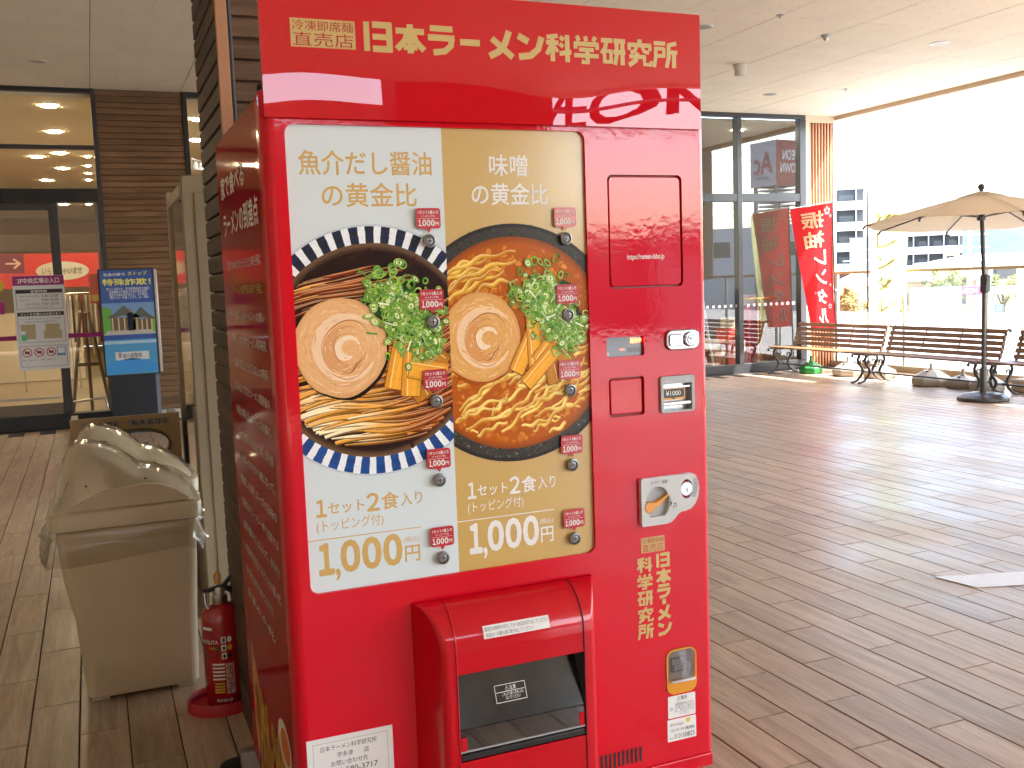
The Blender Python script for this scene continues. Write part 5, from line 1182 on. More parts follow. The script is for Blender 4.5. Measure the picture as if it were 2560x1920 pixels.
sh = MB(); sh.poly([(-.10, 9.1655, .845), (-.07, 9.1655, .845), (-.07, 9.1655, .80), (-.085, 9.1655, .785), (-.10, 9.1655, .80)]); sh.build('crest', mat('crest_grey', (.3, .22, .18), .5), PS)
# white notice board on the glass door
t = thing('door_notice', (-.83, 10.0, 1.2), 'white notice board with magenta heading fixed to the left door leaf', 'notice board')
MB().prism([(u, 10.0, v) for u, v in rrect(-1.092, -.58, .665, 1.685, .012, 3)], (0, .02, 0)).build('board_panel', mat('white_board', (.70, .71, .72), .5), t)
NB = lambda u, v, d=0: (u, 9.9985, v)
NB2 = lambda u, v, d=0: (u, 9.9975, v)
def nrect(a, b_, c, d_, m, name='panel_field', k=0): return MB().poly([(a, 9.9992-.0008*k, c), (b_, 9.9992-.0008*k, c), (b_, 9.9992-.0008*k, d_), (a, 9.9992-.0008*k, d_)]).build(name, m, t)
nrect(-1.09, -.582, 1.58, 1.683, mat('magenta_print', (.30, .02, .16), .5), 'heading_band')
txt('2F中央広場🅐入口'.replace('🅐', 'Ⓐ'), -1.04, -.63, 1.60, 1.66, NB2, 'whitet', t, .012)
for z0, z1 in ((1.325, 1.535), (.965, 1.29), (.70, .925)):
    b = MB()
    for pl in [p for a_, b_ in (((-1.065, z0), (-.607, z0)), ((-.607, z0), (-.607, z1)), ((-.607, z1), (-1.065, z1)), ((-1.065, z1), (-1.065, z0))) for p in stroke_poly([a_, b_], .004)]: b.poly([NB(*p) for p in pl])
    b.build('frame_line', 'greyt', t)
nrect(-1.063, -.609, 1.495, 1.533, 'dark', 'title_band'); nrect(-1.063, -.609, 1.25, 1.288, 'dark', 'title_band')
txt('営業時間', -.92, -.76, 1.50, 1.528, NB2, 'whitet', t, .01); txt('ペットをお連れのお客さまへ', -1.04, -.635, 1.255, 1.284, NB2, 'whitet', t, .01)
for k, (a_, b_) in enumerate((('ÆON TOWN 専門店', '9:00~21:00'), ('マルナカ', '9:00~22:00'), ('ÆON CINEMA', '9:00~22:00'))):
    z = 1.452-.043*k; txt(a_, -1.03 if k != 2 else -.98, -.84 if k != 1 else -.93, z, z+.022, NB2, 'greyt' if k != 1 else 'tagred', t); txt(b_, -.815, -.65, z-.002, z+.026, NB2, 'greyt', t)
txt('※一部店舗は営業時間が異なります。', -.99, -.70, 1.338, 1.352, NB2, 'greyt', t); txt('ペットご同伴でのペットショップご入店は', -1.045, -.64, 1.208, 1.228, NB2, 'greyt', t); txt('専用入口をご利用下さい。', -1.0, -.66, 1.175, 1.195, NB2, 'greyt', t)
tanm = mat('tan_print', (.45, .36, .22), .6)
for a_, b_, c_, d_ in ((-1.045, -.90, 1.09, 1.16), (-1.0, -.90, 1.0, 1.09), (-.80, -.66, 1.09, 1.16), (-.82, -.64, 1.0, 1.09)): nrect(a_, b_, c_, d_, tanm, 'map_area')
nrect(-1.045, -.99, .985, 1.05, mat('green_print', (.1, .45, .25), .6), 'map_area', 1)
for k in range(3):
    cx = -1.0+.118*k; b = MB(); b.loft([[NB2(cx+r*cos(2*pi*i/20), .855+r*sin(2*pi*i/20)) for i in range(20)] for r in (.040, .049)], cap=False)
    for pl in stroke_poly([(cx-.03, .885), (cx+.03, .825)], .008): b.poly([NB2(*p) for p in pl])
    b.build('ban_sign', 'tagred', t); nrect(cx-.022, cx+.022, .842, .868, 'dark', 'ban_pictogram')
nrect(-.705, -.62, .81, .905, mat('blue_print', (.12, .25, .5), .6), 'info_square'); nrect(-.697, -.628, .835, .897, 'paper', 'info_square', 1)
txt('撮影はご遠慮ください　喫煙はご遠慮ください　ペット', -1.05, -.65, .765, .78, NB2, 'greyt', t)
t = thing('door_sticker', (-1.2, 10.0, 1.5), 'yellow round and magenta stickers at the left edge of the picture', 'sticker')
MB().lathey([(.07, 10.095), (.07, 10.09)], -1.245, 1.585, 20).build('yellow_disc', mat('yellow_film', (.7, .55, .04), .5), t)
MB().box(-1.4, -1.19, 10.09, 10.095, 1.28, 1.41).build('magenta_label', mat('magenta_film2', (.4, .02, .2), .5), t)

# ================================================================== TERRACE FURNITURE ON THE RIGHT
M['iron'] = mat('cast_iron', (.055, .052, .05), .45, coat=.2, bump=.08, bscale=60)
M['benchw'] = woodtile('bench_wood', (.17, .075, .03), (.24, .11, .045), (.30, .15, .065), 1, .45, .12, 22, .05, tone=.12)
BL = 1.77
def make_bench(x, y, label):
    t = thing('park_bench', (x, y, 0), label, 'bench', 'park benches along the railing')
    def W(px, py, pz): return (x+px, y+py, pz)
    for yy in (.035, BL-.035):
        e = MB()
        e.tube([W(-.015, yy, .335), W(-.03, yy, .352), W(-.01, yy, .372), W(.06, yy, .362), (x+.3, y+yy, .35), (x+.41, y+yy, .352), (x+.455, y+yy, .40), (x+.49, y+yy, .50), (x+.515, y+yy, .60), (x+.545, y+yy, .685), (x+.58, y+yy, .712), (x+.605, y+yy, .695), (x+.60, y+yy, .675)], .019, 8, flat=.75); e.build('end_frame', 'iron', t, smooth=60)
        for s_, nm in ((1, 0), (-1, 1)):
            q = lambda a: a if s_ > 0 else .45-a
            e = MB(); e.tube([W(q(.155), yy, .255), W(q(.145), yy, .285), W(q(.115), yy, .29), W(q(.10), yy, .265), W(q(.118), yy, .243)], .011, 6); e.build('scroll', 'iron', t, smooth=60)
            e = MB(); e.tube([W(q(.09), yy, .345), W(q(.065), yy, .30), W(q(.08), yy, .245), W(q(.13), yy, .19), W(q(.15), yy, .145), W(q(.12), yy, .09), W(q(.06), yy, .035), W(q(.0), yy, .014), W(q(-.035), yy, .012)], [.02, .019, .019, .02, .021, .019, .018, .017, .016], 8, flat=.8); e.build('leg', 'iron', t, smooth=60)
        e = MB(); e.tube([W(.15, yy, .145), W(.225, yy, .135), W(.30, yy, .145)], .015, 6); e.build('leg_tie', 'iron', t, smooth=60)
    MB().tube([W(.225, .03, .135), W(.225, BL-.03, .135)], .011, 6).build('stretcher', 'iron', t)
    for k in range(5):
        MB().box(x+.0+.081*k, x+.072+.081*k, y+.0, y+BL, .372-.006*(k > 0)*min(k, 3)*.5, .394-.006*(k > 0)*min(k, 3)*.5).build('seat_slat', 'benchw', t, bevel=.005)
    for k, (bx, bz) in enumerate(((.435, .425), (.458, .49), (.48, .555), (.502, .62), (.53, .685))):
        b = MB(); an = radians(17); hh = .026
        b.loft([[W(bx+hh*sin(an)*a_-.009*cos(an)*c_, yy, bz+hh*cos(an)*a_+.009*sin(an)*c_) for a_, c_ in ((-1, 1), (-1, -1), (1, -1), (1, 1))] for yy in (.012, BL-.012)]); b.build('back_slat', 'benchw', t, bevel=.004)
    for yy in (BL*.36, BL*.67):
        b = MB(); b.tube([W(.44, yy, .40), W(.475, yy, .50), W(.51, yy, .60), W(.545, yy, .70)], .008, 6); b.build('back_strap', 'iron', t)
make_bench(8.52, 7.935, 'wooden slat bench with iron scroll legs nearest the glass shop front, partly sunlit')
make_bench(8.52, 6.11, 'wooden slat bench with iron scroll legs directly behind the umbrella pole')
make_bench(8.52, 4.19, 'wooden slat bench cut off by the right edge of the picture')

# ballast bases under and behind the benches
def ballast(x, y, r, h, col, label, stub=True, rz=0):
    t = thing('ballast_base', (x, y, 0), label, 'flag base', 'ballast bases for flags')
    m_ = mat('ballast', lin(col), .5, var=.06, vscale=6)
    def ring(k, z): return [(x+k*r*cos(rz+pi/8+2*pi*i/8), y+k*r*sin(rz+pi/8+2*pi*i/8), z) for i in range(8)]
    b = MB(); b.loft([ring(.9, .0), ring(.96, .02), ring(1, .05), ring(1, .085), ring(.93, .10), ring(.45, h-.008), ring(.38, h)]); b.build('water_tank', m_, t, bevel=.008, seg=2)
    MB().lathe([(.03, h-.002), (.03, h+.02), (.022, h+.022), (.02, h+.09)], x, y, 14).build('pole_socket', m_, t, smooth=40)
    MB().lathe([(.018, h-.01), (.018, h+.006)], x-.09, y-.03, 10).build('filler_cap', 'dark', t)
ballast(8.97, 9.34, .17, .16, '#1f7a3a', 'green plastic flag base under the bench nearest the shop front')
ballast(9.12, 8.76, .22, .17, '#9a968c', 'grey flag base under the sunlit bench just right of the green one')
ballast(9.22, 8.27, .22, .16, '#a29a8c', 'grey flag base behind the iron leg where the two benches meet')
ballast(9.05, 7.22, .24, .18, '#b7b09f', 'largest cream flag base under the left half of the second bench')
ballast(9.10, 6.78, .20, .14, '#a9a39a', 'low pale flag base with a notch under the second bench')
ballast(9.04, 6.38, .20, .17, '#b5ae9f', 'cream flag base closest to the umbrella pole under the second bench')
t = thing('concrete_block', (9.35, 5.9, 0), 'pale concrete weight block at the right edge of the picture', 'block')
MB().box(9.15, 9.55, 5.62, 6.16, 0, .15).build('block_body', mat('cream_concrete', (.55, .5, .42), .8, var=.08, vscale=8), t, bevel=.02)
MB().tube([(9.35, 5.88, .149), (9.35, 5.88, .42)], .02, 10).build('pole_stub', mat('blue_pole', (.02, .04, .2), .4), t, smooth=60)
MB().lathe([(.035, .149), (.035, .17), (.025, .18)], 9.35, 5.88, 14).build('pole_collar', 'dark', t, smooth=40)

# patio umbrella
UX, UY = 8.37, 5.83
t = thing('patio_umbrella', (UX, UY, 0), 'open tan patio umbrella on a dark pole with round base', 'umbrella')
M['upole'] = mat('umbrella_metal', (.045, .043, .042), .4, coat=.2)
M['canopy'] = clothmat('tan_canvas', (.66, .53, .37), .5)
MB().lathe([(.25, 0), (.258, .012), (.256, .035), (.235, .048), (.225, .052), (.20, .068), (.12, .085), (.06, .092)], UX, UY, 48).build('base', 'upole', t, smooth=35)
MB().lathe([(.034, .09), (.034, .335), (.03, .345), (.0235, .35)], UX, UY, 20).build('base_sleeve', 'upole', t, smooth=40)
MB().tube([(UX, UY, .3), (UX, UY, 1.2), (UX-.02, UY+.01, 1.7), (UX-.035, UY+.02, 2.2)], .0215, 14).build('pole', 'upole', t, smooth=60)
MB().box(UX-.035, UX+.04, UY-.05, UY+.03, 1.14, 1.33).build('crank_housing', 'upole', t, bevel=.015)
MB().tube([(UX-.03, UY-.06, 1.24), (UX-.065, UY-.09, 1.26), (UX-.072, UY-.095, 1.34)], .008, 6).build('crank_handle', 'upole', t, smooth=60)
MB().lathe([(.02, 2.20), (.022, 2.215), (.032, 2.228), (.036, 2.248), (.030, 2.268), (.015, 2.278), (.004, 2.28)], UX-.035, UY+.02, 18).build('finial', 'upole', t, smooth=60)
CX_, CY_ = UX-.035, UY+.02
def canopyp(i, r, lift=0):
    a = radians(15)+2*pi*i/8; z = 2.185-.30*(r/1.18)**1.12+lift-.045*(r/1.18)*(cos(a)*.743+sin(a)*.669); return (CX_+r*cos(a), CY_+r*sin(a), z)
for i in range(8):
    b = MB()
    def fn(u, v, i=i):
        r = .10+(1.18-.10)*v; pa = canopyp(i, r); pb = canopyp(i+1, r); sag = -.016*sin(pi*u)*v
        hem = -.012*sin(pi*u)*v*v
        return (pa[0]+(pb[0]-pa[0])*u*(1)-hem*(pa[0]-CX_)*0, pa[1]+(pb[1]-pa[1])*u, pa[2]+(pb[2]-pa[2])*u+sag)
    b.grid(fn, 8, 10); b.build('canopy_panel', 'canopy', t, smooth=180)
    c = MB(); c.grid(lambda u, v, i=i: tuple(canopyp(i, .05+.20*v, .02-.012*v)[k]*(1-u)+canopyp(i+1, .05+.20*v, .02-.012*v)[k]*u-(.012*sin(pi*u)*v if k == 2 else 0) for k in range(3)), 4, 3); c.build('vent_cap', 'canopy', t, smooth=180)
    p0 = canopyp(i, .04, -.03); p1 = canopyp(i, 1.185, -.014)
    MB().tube([p0, p1], .0085, 6).build('rib', mat('rib_brown', (.05, .03, .02), .5) if i == 0 else bpy.data.materials['rib_brown'], t)
    s0 = canopyp(i, .55, -.03); MB().tube([(CX_, CY_, 1.93), s0], .007, 6).build('strut', 'upole', t)
    MB().tube([canopyp(i, 1.17, -.012), canopyp(i, 1.195, -.04)], .012, 6).build('rib_tip', bpy.data.materials['rib_brown'], t)
MB().lathe([(.02, 1.89), (.04, 1.90), (.044, 1.94), (.03, 1.955)], CX_, CY_, 14).build('runner_hub', 'upole', t, smooth=40)
tie = MB(); p = canopyp(7, .62, .006); tie.grid(lambda u, v: (p[0]+.10*u-.05, p[1]-.09*u+.02*v, p[2]+.012+.012*sin(7*u)+.01*v-.01*u), 8, 2); tie.build('tie_strap', mat('strap', (.10, .07, .05), .8), t)

# flags
M['redflag'] = clothmat('red_banner_cloth', (.55, .02, .025), .5)
M['greenflag'] = clothmat('lime_banner_cloth', (.62, .66, .32), .55)
M['flagtxt'] = clothmat('flag_print', (.80, .55, .35), .5)
M['flagwhite'] = clothmat('flag_print_white', (.85, .80, .78), .5)
M['flaglime'] = clothmat('flag_print_lime', (.82, .74, .34), .75)
M['flagpink'] = clothmat('flag_print_pink', (.80, .45, .42), .5)
t = thing('red_flag', (9.62, 9.62, 0), 'red vertical banner flag with mirrored characters before the slatted wall', 'flag')
def RF(u, v, d=0):                          # u 0 (pole side) .. 1, v 0 bottom .. 1 top
    wd_ = .44+.26*v; xr = 9.632-.055*v
    return (xr-wd_*u+.02*sin(6*v)*(1-u)*u, 9.6+.03*sin(5*u+3*v)+.03*u+d, .60+1.80*v-.09*u*v)
b = MB(); b.grid(RF, 12, 30); b.build('banner_cloth', 'redflag', t, smooth=180)
MB().tube([(9.585, 9.61, 2.46), (9.64, 9.61, .6), (9.66, 9.61, .1)], .010, 8).build('flag_pole', mat('pole_black', (.03, .02, .02), .5), t, smooth=60)
MB().tube([(9.60, 9.61, 2.42), (8.86, 9.63, 2.32)], .006, 6).build('top_arm', mat('pole_white', (.6, .6, .6), .5), t)
for k, ch in enumerate('振袖レンタル'):
    v1 = .955-.158*k; h_ = .135 if k < 2 else .12
    for dd, nm in ((-.006, 'lettering'), (.006, 'lettering')):
        txt(ch, .26 if k < 2 else .22, .80 if k < 2 else .62, v1-h_, v1, lambda u, v, d=0, dd=dd: RF(u, v, dd), 'flagtxt' if k < 2 else 'flagwhite', t, .02)
def blossom(cx, cv, r, f, m_, par, asp):
    b = MB()
    for k in range(5):
        a0 = 2*pi*k/5+.3
        b.add([f(cx+asp*r*.25*cos(a0), cv+r*.25*sin(a0))]+[f(cx+asp*r*(.75+.25*cos(j*1.2-1.2))*cos(a0+.5*(j/1.0-1)), cv+r*(.75+.25*cos(j*1.2-1.2))*sin(a0+.5*(j-1))) for j in range(3)], [(0, 1, 2, 3)])
    b.build('blossom', m_, par)
for cx, cv, r in ((.16, .945, .035), (.06, .90, .014), (.14, .18, .022), (.7, .3, .014), (.1, .35, .012)):
    for dd in (-.007, .007): blossom(cx, cv, r, lambda u, v, dd=dd: RF(u, v, dd), 'flagpink', t, 2.6)
t = thing('lime_flag', (9.8, 9.1, 0), 'sunlit lime yellow banner flag standing at the railing behind the benches', 'flag')
def GF(u, v, d=0): return (9.78+.05*sin(7*u+2.5*v)+d, 9.10-(.62-.12*(1-v)**2+.1*sin(2*v))*u, .62+1.80*v-.06*u*v+.02*sin(9*u)*v)
b = MB(); b.grid(GF, 14, 30); b.build('banner_cloth', 'greenflag', t, smooth=180)
MB().tube([(9.79, 9.13, 2.52), (9.79, 9.11, .1)], .011, 8).build('flag_pole', 'dark', t, smooth=60)
MB().tube([(9.79, 9.13, 2.44), (9.78, 8.45, 2.42)], .006, 6).build('top_arm', mat('pole_white2', (.6, .6, .6), .5), t)
for k, ch in enumerate('袴レンタル'):
    v1 = .90-.165*k; h_ = .15 if k == 0 else .12
    txt(ch, .25, .75, v1-h_, v1, lambda u, v, d=0: GF(u, v, .006), 'flaglime', t, .02)
for cx, cv, r in ((.82, .2, .03), (.2, .93, .03)):
    blossom(cx, cv, r, lambda u, v: GF(u, v, .007), 'flagwhite', t, 2.6)

# railing: curb, posts, clear panes with frosted lower film, handrail
RX = 10.05
t = thing('glass_railing', (RX, 5, 0), 'glass terrace railing with frosted lower half and wooden handrail behind the benches', 'railing')
MB().box(RX-.12, RX+.12, -9.3, WY-.04, 0, .085).build('curb', mat('curb_stone', (.40, .34, .25), .8, var=.1, vscale=6), t, bevel=.006)
MB().box(RX-.035, RX+.035, -9.3, WY-.02, 1.375, 1.415).build('handrail', mat('handrail_wood', (.45, .32, .16), .45, var=.1, vscale=5), t, bevel=.008)
M['frost'] = glassmat('frosted_film', (.9, .93, .92), .1, 1.5, frost=.9, frostcol=(.80, .83, .83))
M['railglass'] = glassmat('rail_glass', (.96, .98, .97), 0, 1.5)
yy = 10.05; prev = None
while yy > -9:
    MB().box(RX-.022, RX+.022, yy-.018, yy+.018, .0855, 1.374).build('post', mat('post_steel', (.45, .44, .42), .35, .8) if prev is None else bpy.data.materials['post_steel'], t, bevel=.004)
    MB().tube([(RX-.03, yy, 1.14), (RX-.05, yy, 1.14)], .016, 8).build('glass_clip', 'steel', t)
    if prev is not None:
        a, b_ = yy+.024, prev-.024
        MB().poly([(RX, a, .086), (RX, b_, .086), (RX, b_, .812), (RX, a, .812)]).build('frosted_pane', 'frost', t)
        MB().poly([(RX, a, .814), (RX, b_, .814), (RX, b_, 1.37), (RX, a, 1.37)]).build('clear_pane', 'railglass', t)
    prev = yy; yy -= 1.4 if yy < 10 else 1.36

# ================================================================== TOWN BEYOND
def azp(az, dist): return Vector((CAM.x+dist*sin(radians(az)), CAM.y+dist*cos(radians(az)), 0))
def elz(el, dist): return CAM.z+dist*tan(radians(el))
GZ = -3.5
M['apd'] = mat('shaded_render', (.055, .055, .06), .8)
M['apw'] = mat('white_render', (.55, .54, .52), .8, var=.04, vscale=.3)
M['apg'] = mat('grey_render', (.20, .19, .20), .8)
M['apglass'] = mat('apartment_glass', (.05, .06, .07), .15)
def apartment(az, dist, width, ztop, depth, storeys, dz, label, gable=None, bays=4):
    """front faces the terrace; local frame: e along the front, n away from the viewer"""
    o = azp(az, dist); n = Vector((sin(radians(az)), cos(radians(az)), 0)); e = Vector((n.y, -n.x, 0))
    t = thing('apartment_block', (o.x, o.y, GZ), label, 'building')
    def B(a0, a1, b0, b1, z0, z1):
        m_ = MB(); m_.add([tuple(o+e*a+n*b+Vector((0, 0, z))) for z in (z0, z1) for a, b in ((a0, b0), (a1, b0), (a1, b1), (a0, b1))], [(3, 2, 1, 0), (4, 5, 6, 7), (0, 1, 5, 4), (1, 2, 6, 5), (2, 3, 7, 6), (3, 0, 4, 7)]); return m_
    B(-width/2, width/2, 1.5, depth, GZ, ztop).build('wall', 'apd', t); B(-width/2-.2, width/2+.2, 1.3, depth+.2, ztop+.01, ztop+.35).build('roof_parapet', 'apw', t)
    for k in range(storeys):
        z = ztop-dz*(k+1)
        if z < GZ: break
        B(-width/2, width/2, 0, 1.49, z, z+.18).build('balcony_slab', 'apw', t); B(-width/2, width/2, -.02, .1, z+.181, z+1.2).build('balcony_parapet', 'apw', t)
        for j in range(bays):
            a0 = -width/2+width*(j+.1)/bays; a1 = a0+width*.55/bays; B(a0, a1, 1.44, 1.5, z+.2, z+2.15).build('window', 'apglass', t); B(a1+.2, a1+.35, .1, 1.48, z+.19, z+dz-.01).build('divider', 'apw', t)
    if gable: B(gable[0], gable[1], -.5, depth, GZ, gable[2]).build('stair_tower', gable[3], t)
    return t
apartment(39.9, 150, 11.0, elz(4.3, 150), 12, 7, 2.9, 'white apartment tower with stacked balconies next to the slatted wall', (3.6, 6.2, elz(1.7, 150), 'apg'), 3)
apartment(45.0, 180, 11.5, elz(2.6, 180), 12, 6, 3.0, 'long white apartment block with balcony rows seen under the umbrella', (-7.2, -5.2, elz(2.3, 180), 'apg'), 5)
# low houses and halls
def house(az, dist, w_, d_, z1, zr, wall, roof, label):
    o = azp(az, dist); n = Vector((sin(radians(az)), cos(radians(az)), 0)); e = Vector((n.y, -n.x, 0)); t = thing('house', (o.x, o.y, GZ), label, 'house')
    P_ = lambda a, b, z: tuple(o+e*a+n*b+Vector((0, 0, z)))
    m_ = MB(); m_.add([P_(a, b, z) for z in (GZ, z1) for a, b in ((-w_/2, 0), (w_/2, 0), (w_/2, d_), (-w_/2, d_))], [(3, 2, 1, 0), (4, 5, 6, 7), (0, 1, 5, 4), (1, 2, 6, 5), (2, 3, 7, 6), (3, 0, 4, 7)]); m_.build('wall', wall, t)
    m_ = MB(); ov_ = .5; m_.add([P_(-w_/2-ov_, -ov_, z1+.02), P_(w_/2+ov_, -ov_, z1+.02), P_(w_/2+ov_, d_+ov_, z1+.02), P_(-w_/2-ov_, d_+ov_, z1+.02), P_(-w_/2+d_*.35, d_/2, zr), P_(w_/2-d_*.35, d_/2, zr)], [(0, 1, 5, 4), (1, 2, 5), (2, 3, 4, 5), (3, 0, 4), (3, 2, 1, 0)]); m_.build('roof', roof, t)
    for j in range(3):
        a = -w_/2+w_*(j+.25)/3; m_ = MB(); m_.add([P_(a, -.03, z1-2), P_(a+w_*.14, -.03, z1-2), P_(a+w_*.14, -.03, z1-.9), P_(a, -.03, z1-.9)], [(0, 1, 2, 3)]); m_.build('window', 'apglass', t)
M['tileroof'] = mat('roof_tiles', (.16, .15, .14), .8, var=.2, vscale=2)
house(45.4, 95, 7, 6, elz(-.75, 95), elz(.25, 95), mat('brown_house', (.25, .18, .15), .8), 'tileroof', 'brown house with grey hipped roof below the apartment block')
house(48.9, 120, 16, 12, elz(.2, 120), elz(.62, 120), 'apw', mat('light_roof', (.6, .6, .6), .7), 'long low white hall at the right edge beyond the railing')
house(41.6, 90, 4.2, 6, elz(-.9, 90), elz(-.1, 90), mat('cream_house', (.55, .45, .35), .8), mat('orange_roof', (.45, .22, .13), .8), 'small cream house with orange roof below the apartment tower')
# fuel station fascia boards
def boardt(az0, az1, el0, el1, dist, m_, body, tm_, label, posts=True, pad=.12):
    a = azp(az0, dist); b = azp(az1, dist); z0, z1 = elz(el0, dist), elz(el1, dist); n = Vector((sin(radians((az0+az1)/2)), cos(radians((az0+az1)/2)), 0))
    t = thing('fascia_sign', ((a.x+b.x)/2, (a.y+b.y)/2, GZ), label, 'sign')
    m = MB(); m.prism([(a.x, a.y, z0), (b.x, b.y, z0), (b.x, b.y, z1), (a.x, a.y, z1)], n*.3); m.build('sign_board', m_, t)
    if body: txt(body, .2, .8, .2, .8, lambda u, v, d=0: tuple(a+(b-a)*u+Vector((0, 0, z0+(z1-z0)*v))-n*.03), tm_, t, .02)
    for u in (.1, .9):
        q = a+(b-a)*u+n*.15; MB().tube([(q.x, q.y, GZ), (q.x, q.y, z0)], .1, 8).build('post', 'apw', t)
boardt(46.59, 47.80, -1.5, -1.07, 62, mat('pink_sign', (.62, .06, .25), .5), 'ÆON', 'whitet', 'pink sign board with white letters left of the umbrella pole')
boardt(48.0, 49.3, -1.5, -1.1, 62, mat('pale_sign', (.55, .6, .62), .5), 'セルフ', 'greyt', 'white sign board with grey characters right of the umbrella pole')
boardt(49.32, 50.6, -1.42, -1.12, 63, 'apw', None, None, 'plain white canopy board at the right edge of the picture')
boardt(45.95, 46.6, .55, 1.05, 130, mat('yellow_sign', (.7, .55, .1), .5), None, None, 'yellow and white billboard in front of the apartment block')
boardt(48.35, 48.75, -2.45, -2.05, 55, mat('teal_sign', (.1, .45, .5), .5), 'セルフ', 'whitet', 'small teal sign board low behind the railing')
# box lorry
o = azp(45.85, 60); t = thing('box_lorry', (o.x, o.y, GZ), 'pale blue box lorry parked beyond the railing', 'lorry')
n = Vector((sin(radians(45.85)), cos(radians(45.85)), 0)); e = Vector((n.y, -n.x, 0))
def LB(a0, a1, b0, b1, z0, z1, nm, m_):
    m = MB(); m.add([tuple(o+e*a+n*b+Vector((0, 0, z))) for z in (z0, z1) for a, b in ((a0, b0), (a1, b0), (a1, b1), (a0, b1))], [(3, 2, 1, 0), (4, 5, 6, 7), (0, 1, 5, 4), (1, 2, 6, 5), (2, 3, 7, 6), (3, 0, 4, 7)]); return m.build(nm, m_, t, bevel=.04)
LB(-1.6, 1.0, 0, 2, GZ+.9, elz(-1.1, 60), 'cargo_box', mat('lorry_blue', (.30, .38, .45), .5)); LB(1.05, 2.0, .1, 1.9, GZ+.5, GZ+2.2, 'cab', 'apw'); LB(1.2, 1.9, .05, .09, GZ+1.4, GZ+2.0, 'cab_window', 'apglass'); LB(-1.5, 2, .3, 1.7, GZ+.5, GZ+.88, 'chassis', 'dark')
for a in (-.9, 1.4):
    c_ = o+e*a+n*.1; m = MB(); m.loft([[tuple(c_+e*(.42*cos(2*pi*i/16))+n*b+Vector((0, 0, GZ+.42+.42*sin(2*pi*i/16)))) for i in range(16)] for b in (0, .25)]); m.build('wheel', 'dark', t, smooth=40)
# trees
def tree(az, dist, ztop, rad, cols_, label, trunk=True, squash=1.0):
    o = azp(az, dist); t = thing('tree', (o.x, o.y, GZ), label, 'tree', 'trees and shrubs beyond the railing')
    rnd = random.Random(int(az*100)); zc = ztop-rad*squash
    m = MB(); m.tube([(o.x, o.y, GZ), (o.x+.1, o.y, (GZ+zc)/2), (o.x, o.y+.1, zc)], [.16, .12, .05], 7)
    for k in range(6):
        a = rnd.random()*6.28; m.tube([(o.x, o.y, GZ+(zc-GZ)*.6), (o.x+rad*.5*cos(a), o.y+rad*.5*sin(a), zc+rad*.3)], [.06, .02], 5)
    m.build('trunk', mat('bark', (.09, .06, .04), .9) if 'bark' not in bpy.data.materials else bpy.data.materials['bark'], t)
    cl = [(rnd.gauss(0, .42)*rad, rnd.gauss(0, .42)*rad, rnd.gauss(0, .40)*rad*squash, rnd.uniform(.18, .36)*rad) for _ in range(26)]
    for q in range(len(cols_)):
        m = MB()
        for k in range(900):
            c_ = rnd.choice(cl); th = rnd.random()*6.28; ph = math.acos(rnd.uniform(-1, 1)); r_ = c_[3]*rnd.uniform(.5, 1.05)
            p = Vector((o.x+c_[0]+r_*sin(ph)*cos(th), o.y+c_[1]+r_*sin(ph)*sin(th), zc+c_[2]+r_*cos(ph)))
            d1 = Vector((rnd.gauss(0, 1), rnd.gauss(0, 1), rnd.gauss(0, 1))).normalized()*.075*(1+rad*.12); d2 = d1.orthogonal().normalized()*.05*(1+rad*.12)
            m.add([p-d1, p-d2, p+d1, p+d2], [(0, 1, 2, 3)])
        m.build('crown', mat('leaf_%d_%d' % (int(az*100), q), cols_[q], .7), t)
tree(46.2, 75, elz(.15, 75), 1.5, [(.10, .13, .03), (.22, .20, .03), (.06, .10, .03)], 'yellow green tree in front of the grey roofed house')
tree(48.75, 70, elz(-.1, 70), 1.3, [(.08, .13, .03), (.24, .22, .04)], 'yellow green tree behind the pale sign board')
tree(45.75, 66, elz(-.4, 66), 1.1, [(.04, .08, .03), (.07, .11, .04)], 'dark green tree beside the box lorry')
tree(41.3, 45, elz(-1.2, 45), .75, [(.35, .15, .03), (.30, .22, .05)], 'orange leaved shrub seen through the railing beside the red flag', squash=.7)
tree(43.3, 48, elz(-1.7, 48), .7, [(.25, .20, .05), (.12, .14, .04)], 'low yellowish shrub seen through the railing glass', squash=.7)
# street poles
for az, dist, el, lab in ((47.15, 70, 2.0, 'tall utility pole left of the umbrella pole beyond the railing'), (41.75, 80, 1.4, 'utility pole in front of the apartment tower')):
    o = azp(az, dist); t = thing('utility_pole', (o.x, o.y, GZ), lab, 'pole')
    MB().tube([(o.x, o.y, GZ), (o.x, o.y, elz(el, dist))], [.16, .11], 8).build('mast', 'concrete', t, smooth=60)
    for k in range(2): MB().tube([(o.x-.9, o.y+.7, elz(el, dist)-.5-.8*k), (o.x+.9, o.y-.7, elz(el, dist)-.5-.8*k)], .05, 6).build('crossarm', 'steel', t)
    MB().lathe([(.22, 0), (.24, .1), (.24, .6), (.1, .7)], o.x-.35, o.y-.2, 12, elz(el, dist)-2.6).build('transformer', 'plgrey', t, smooth=40)

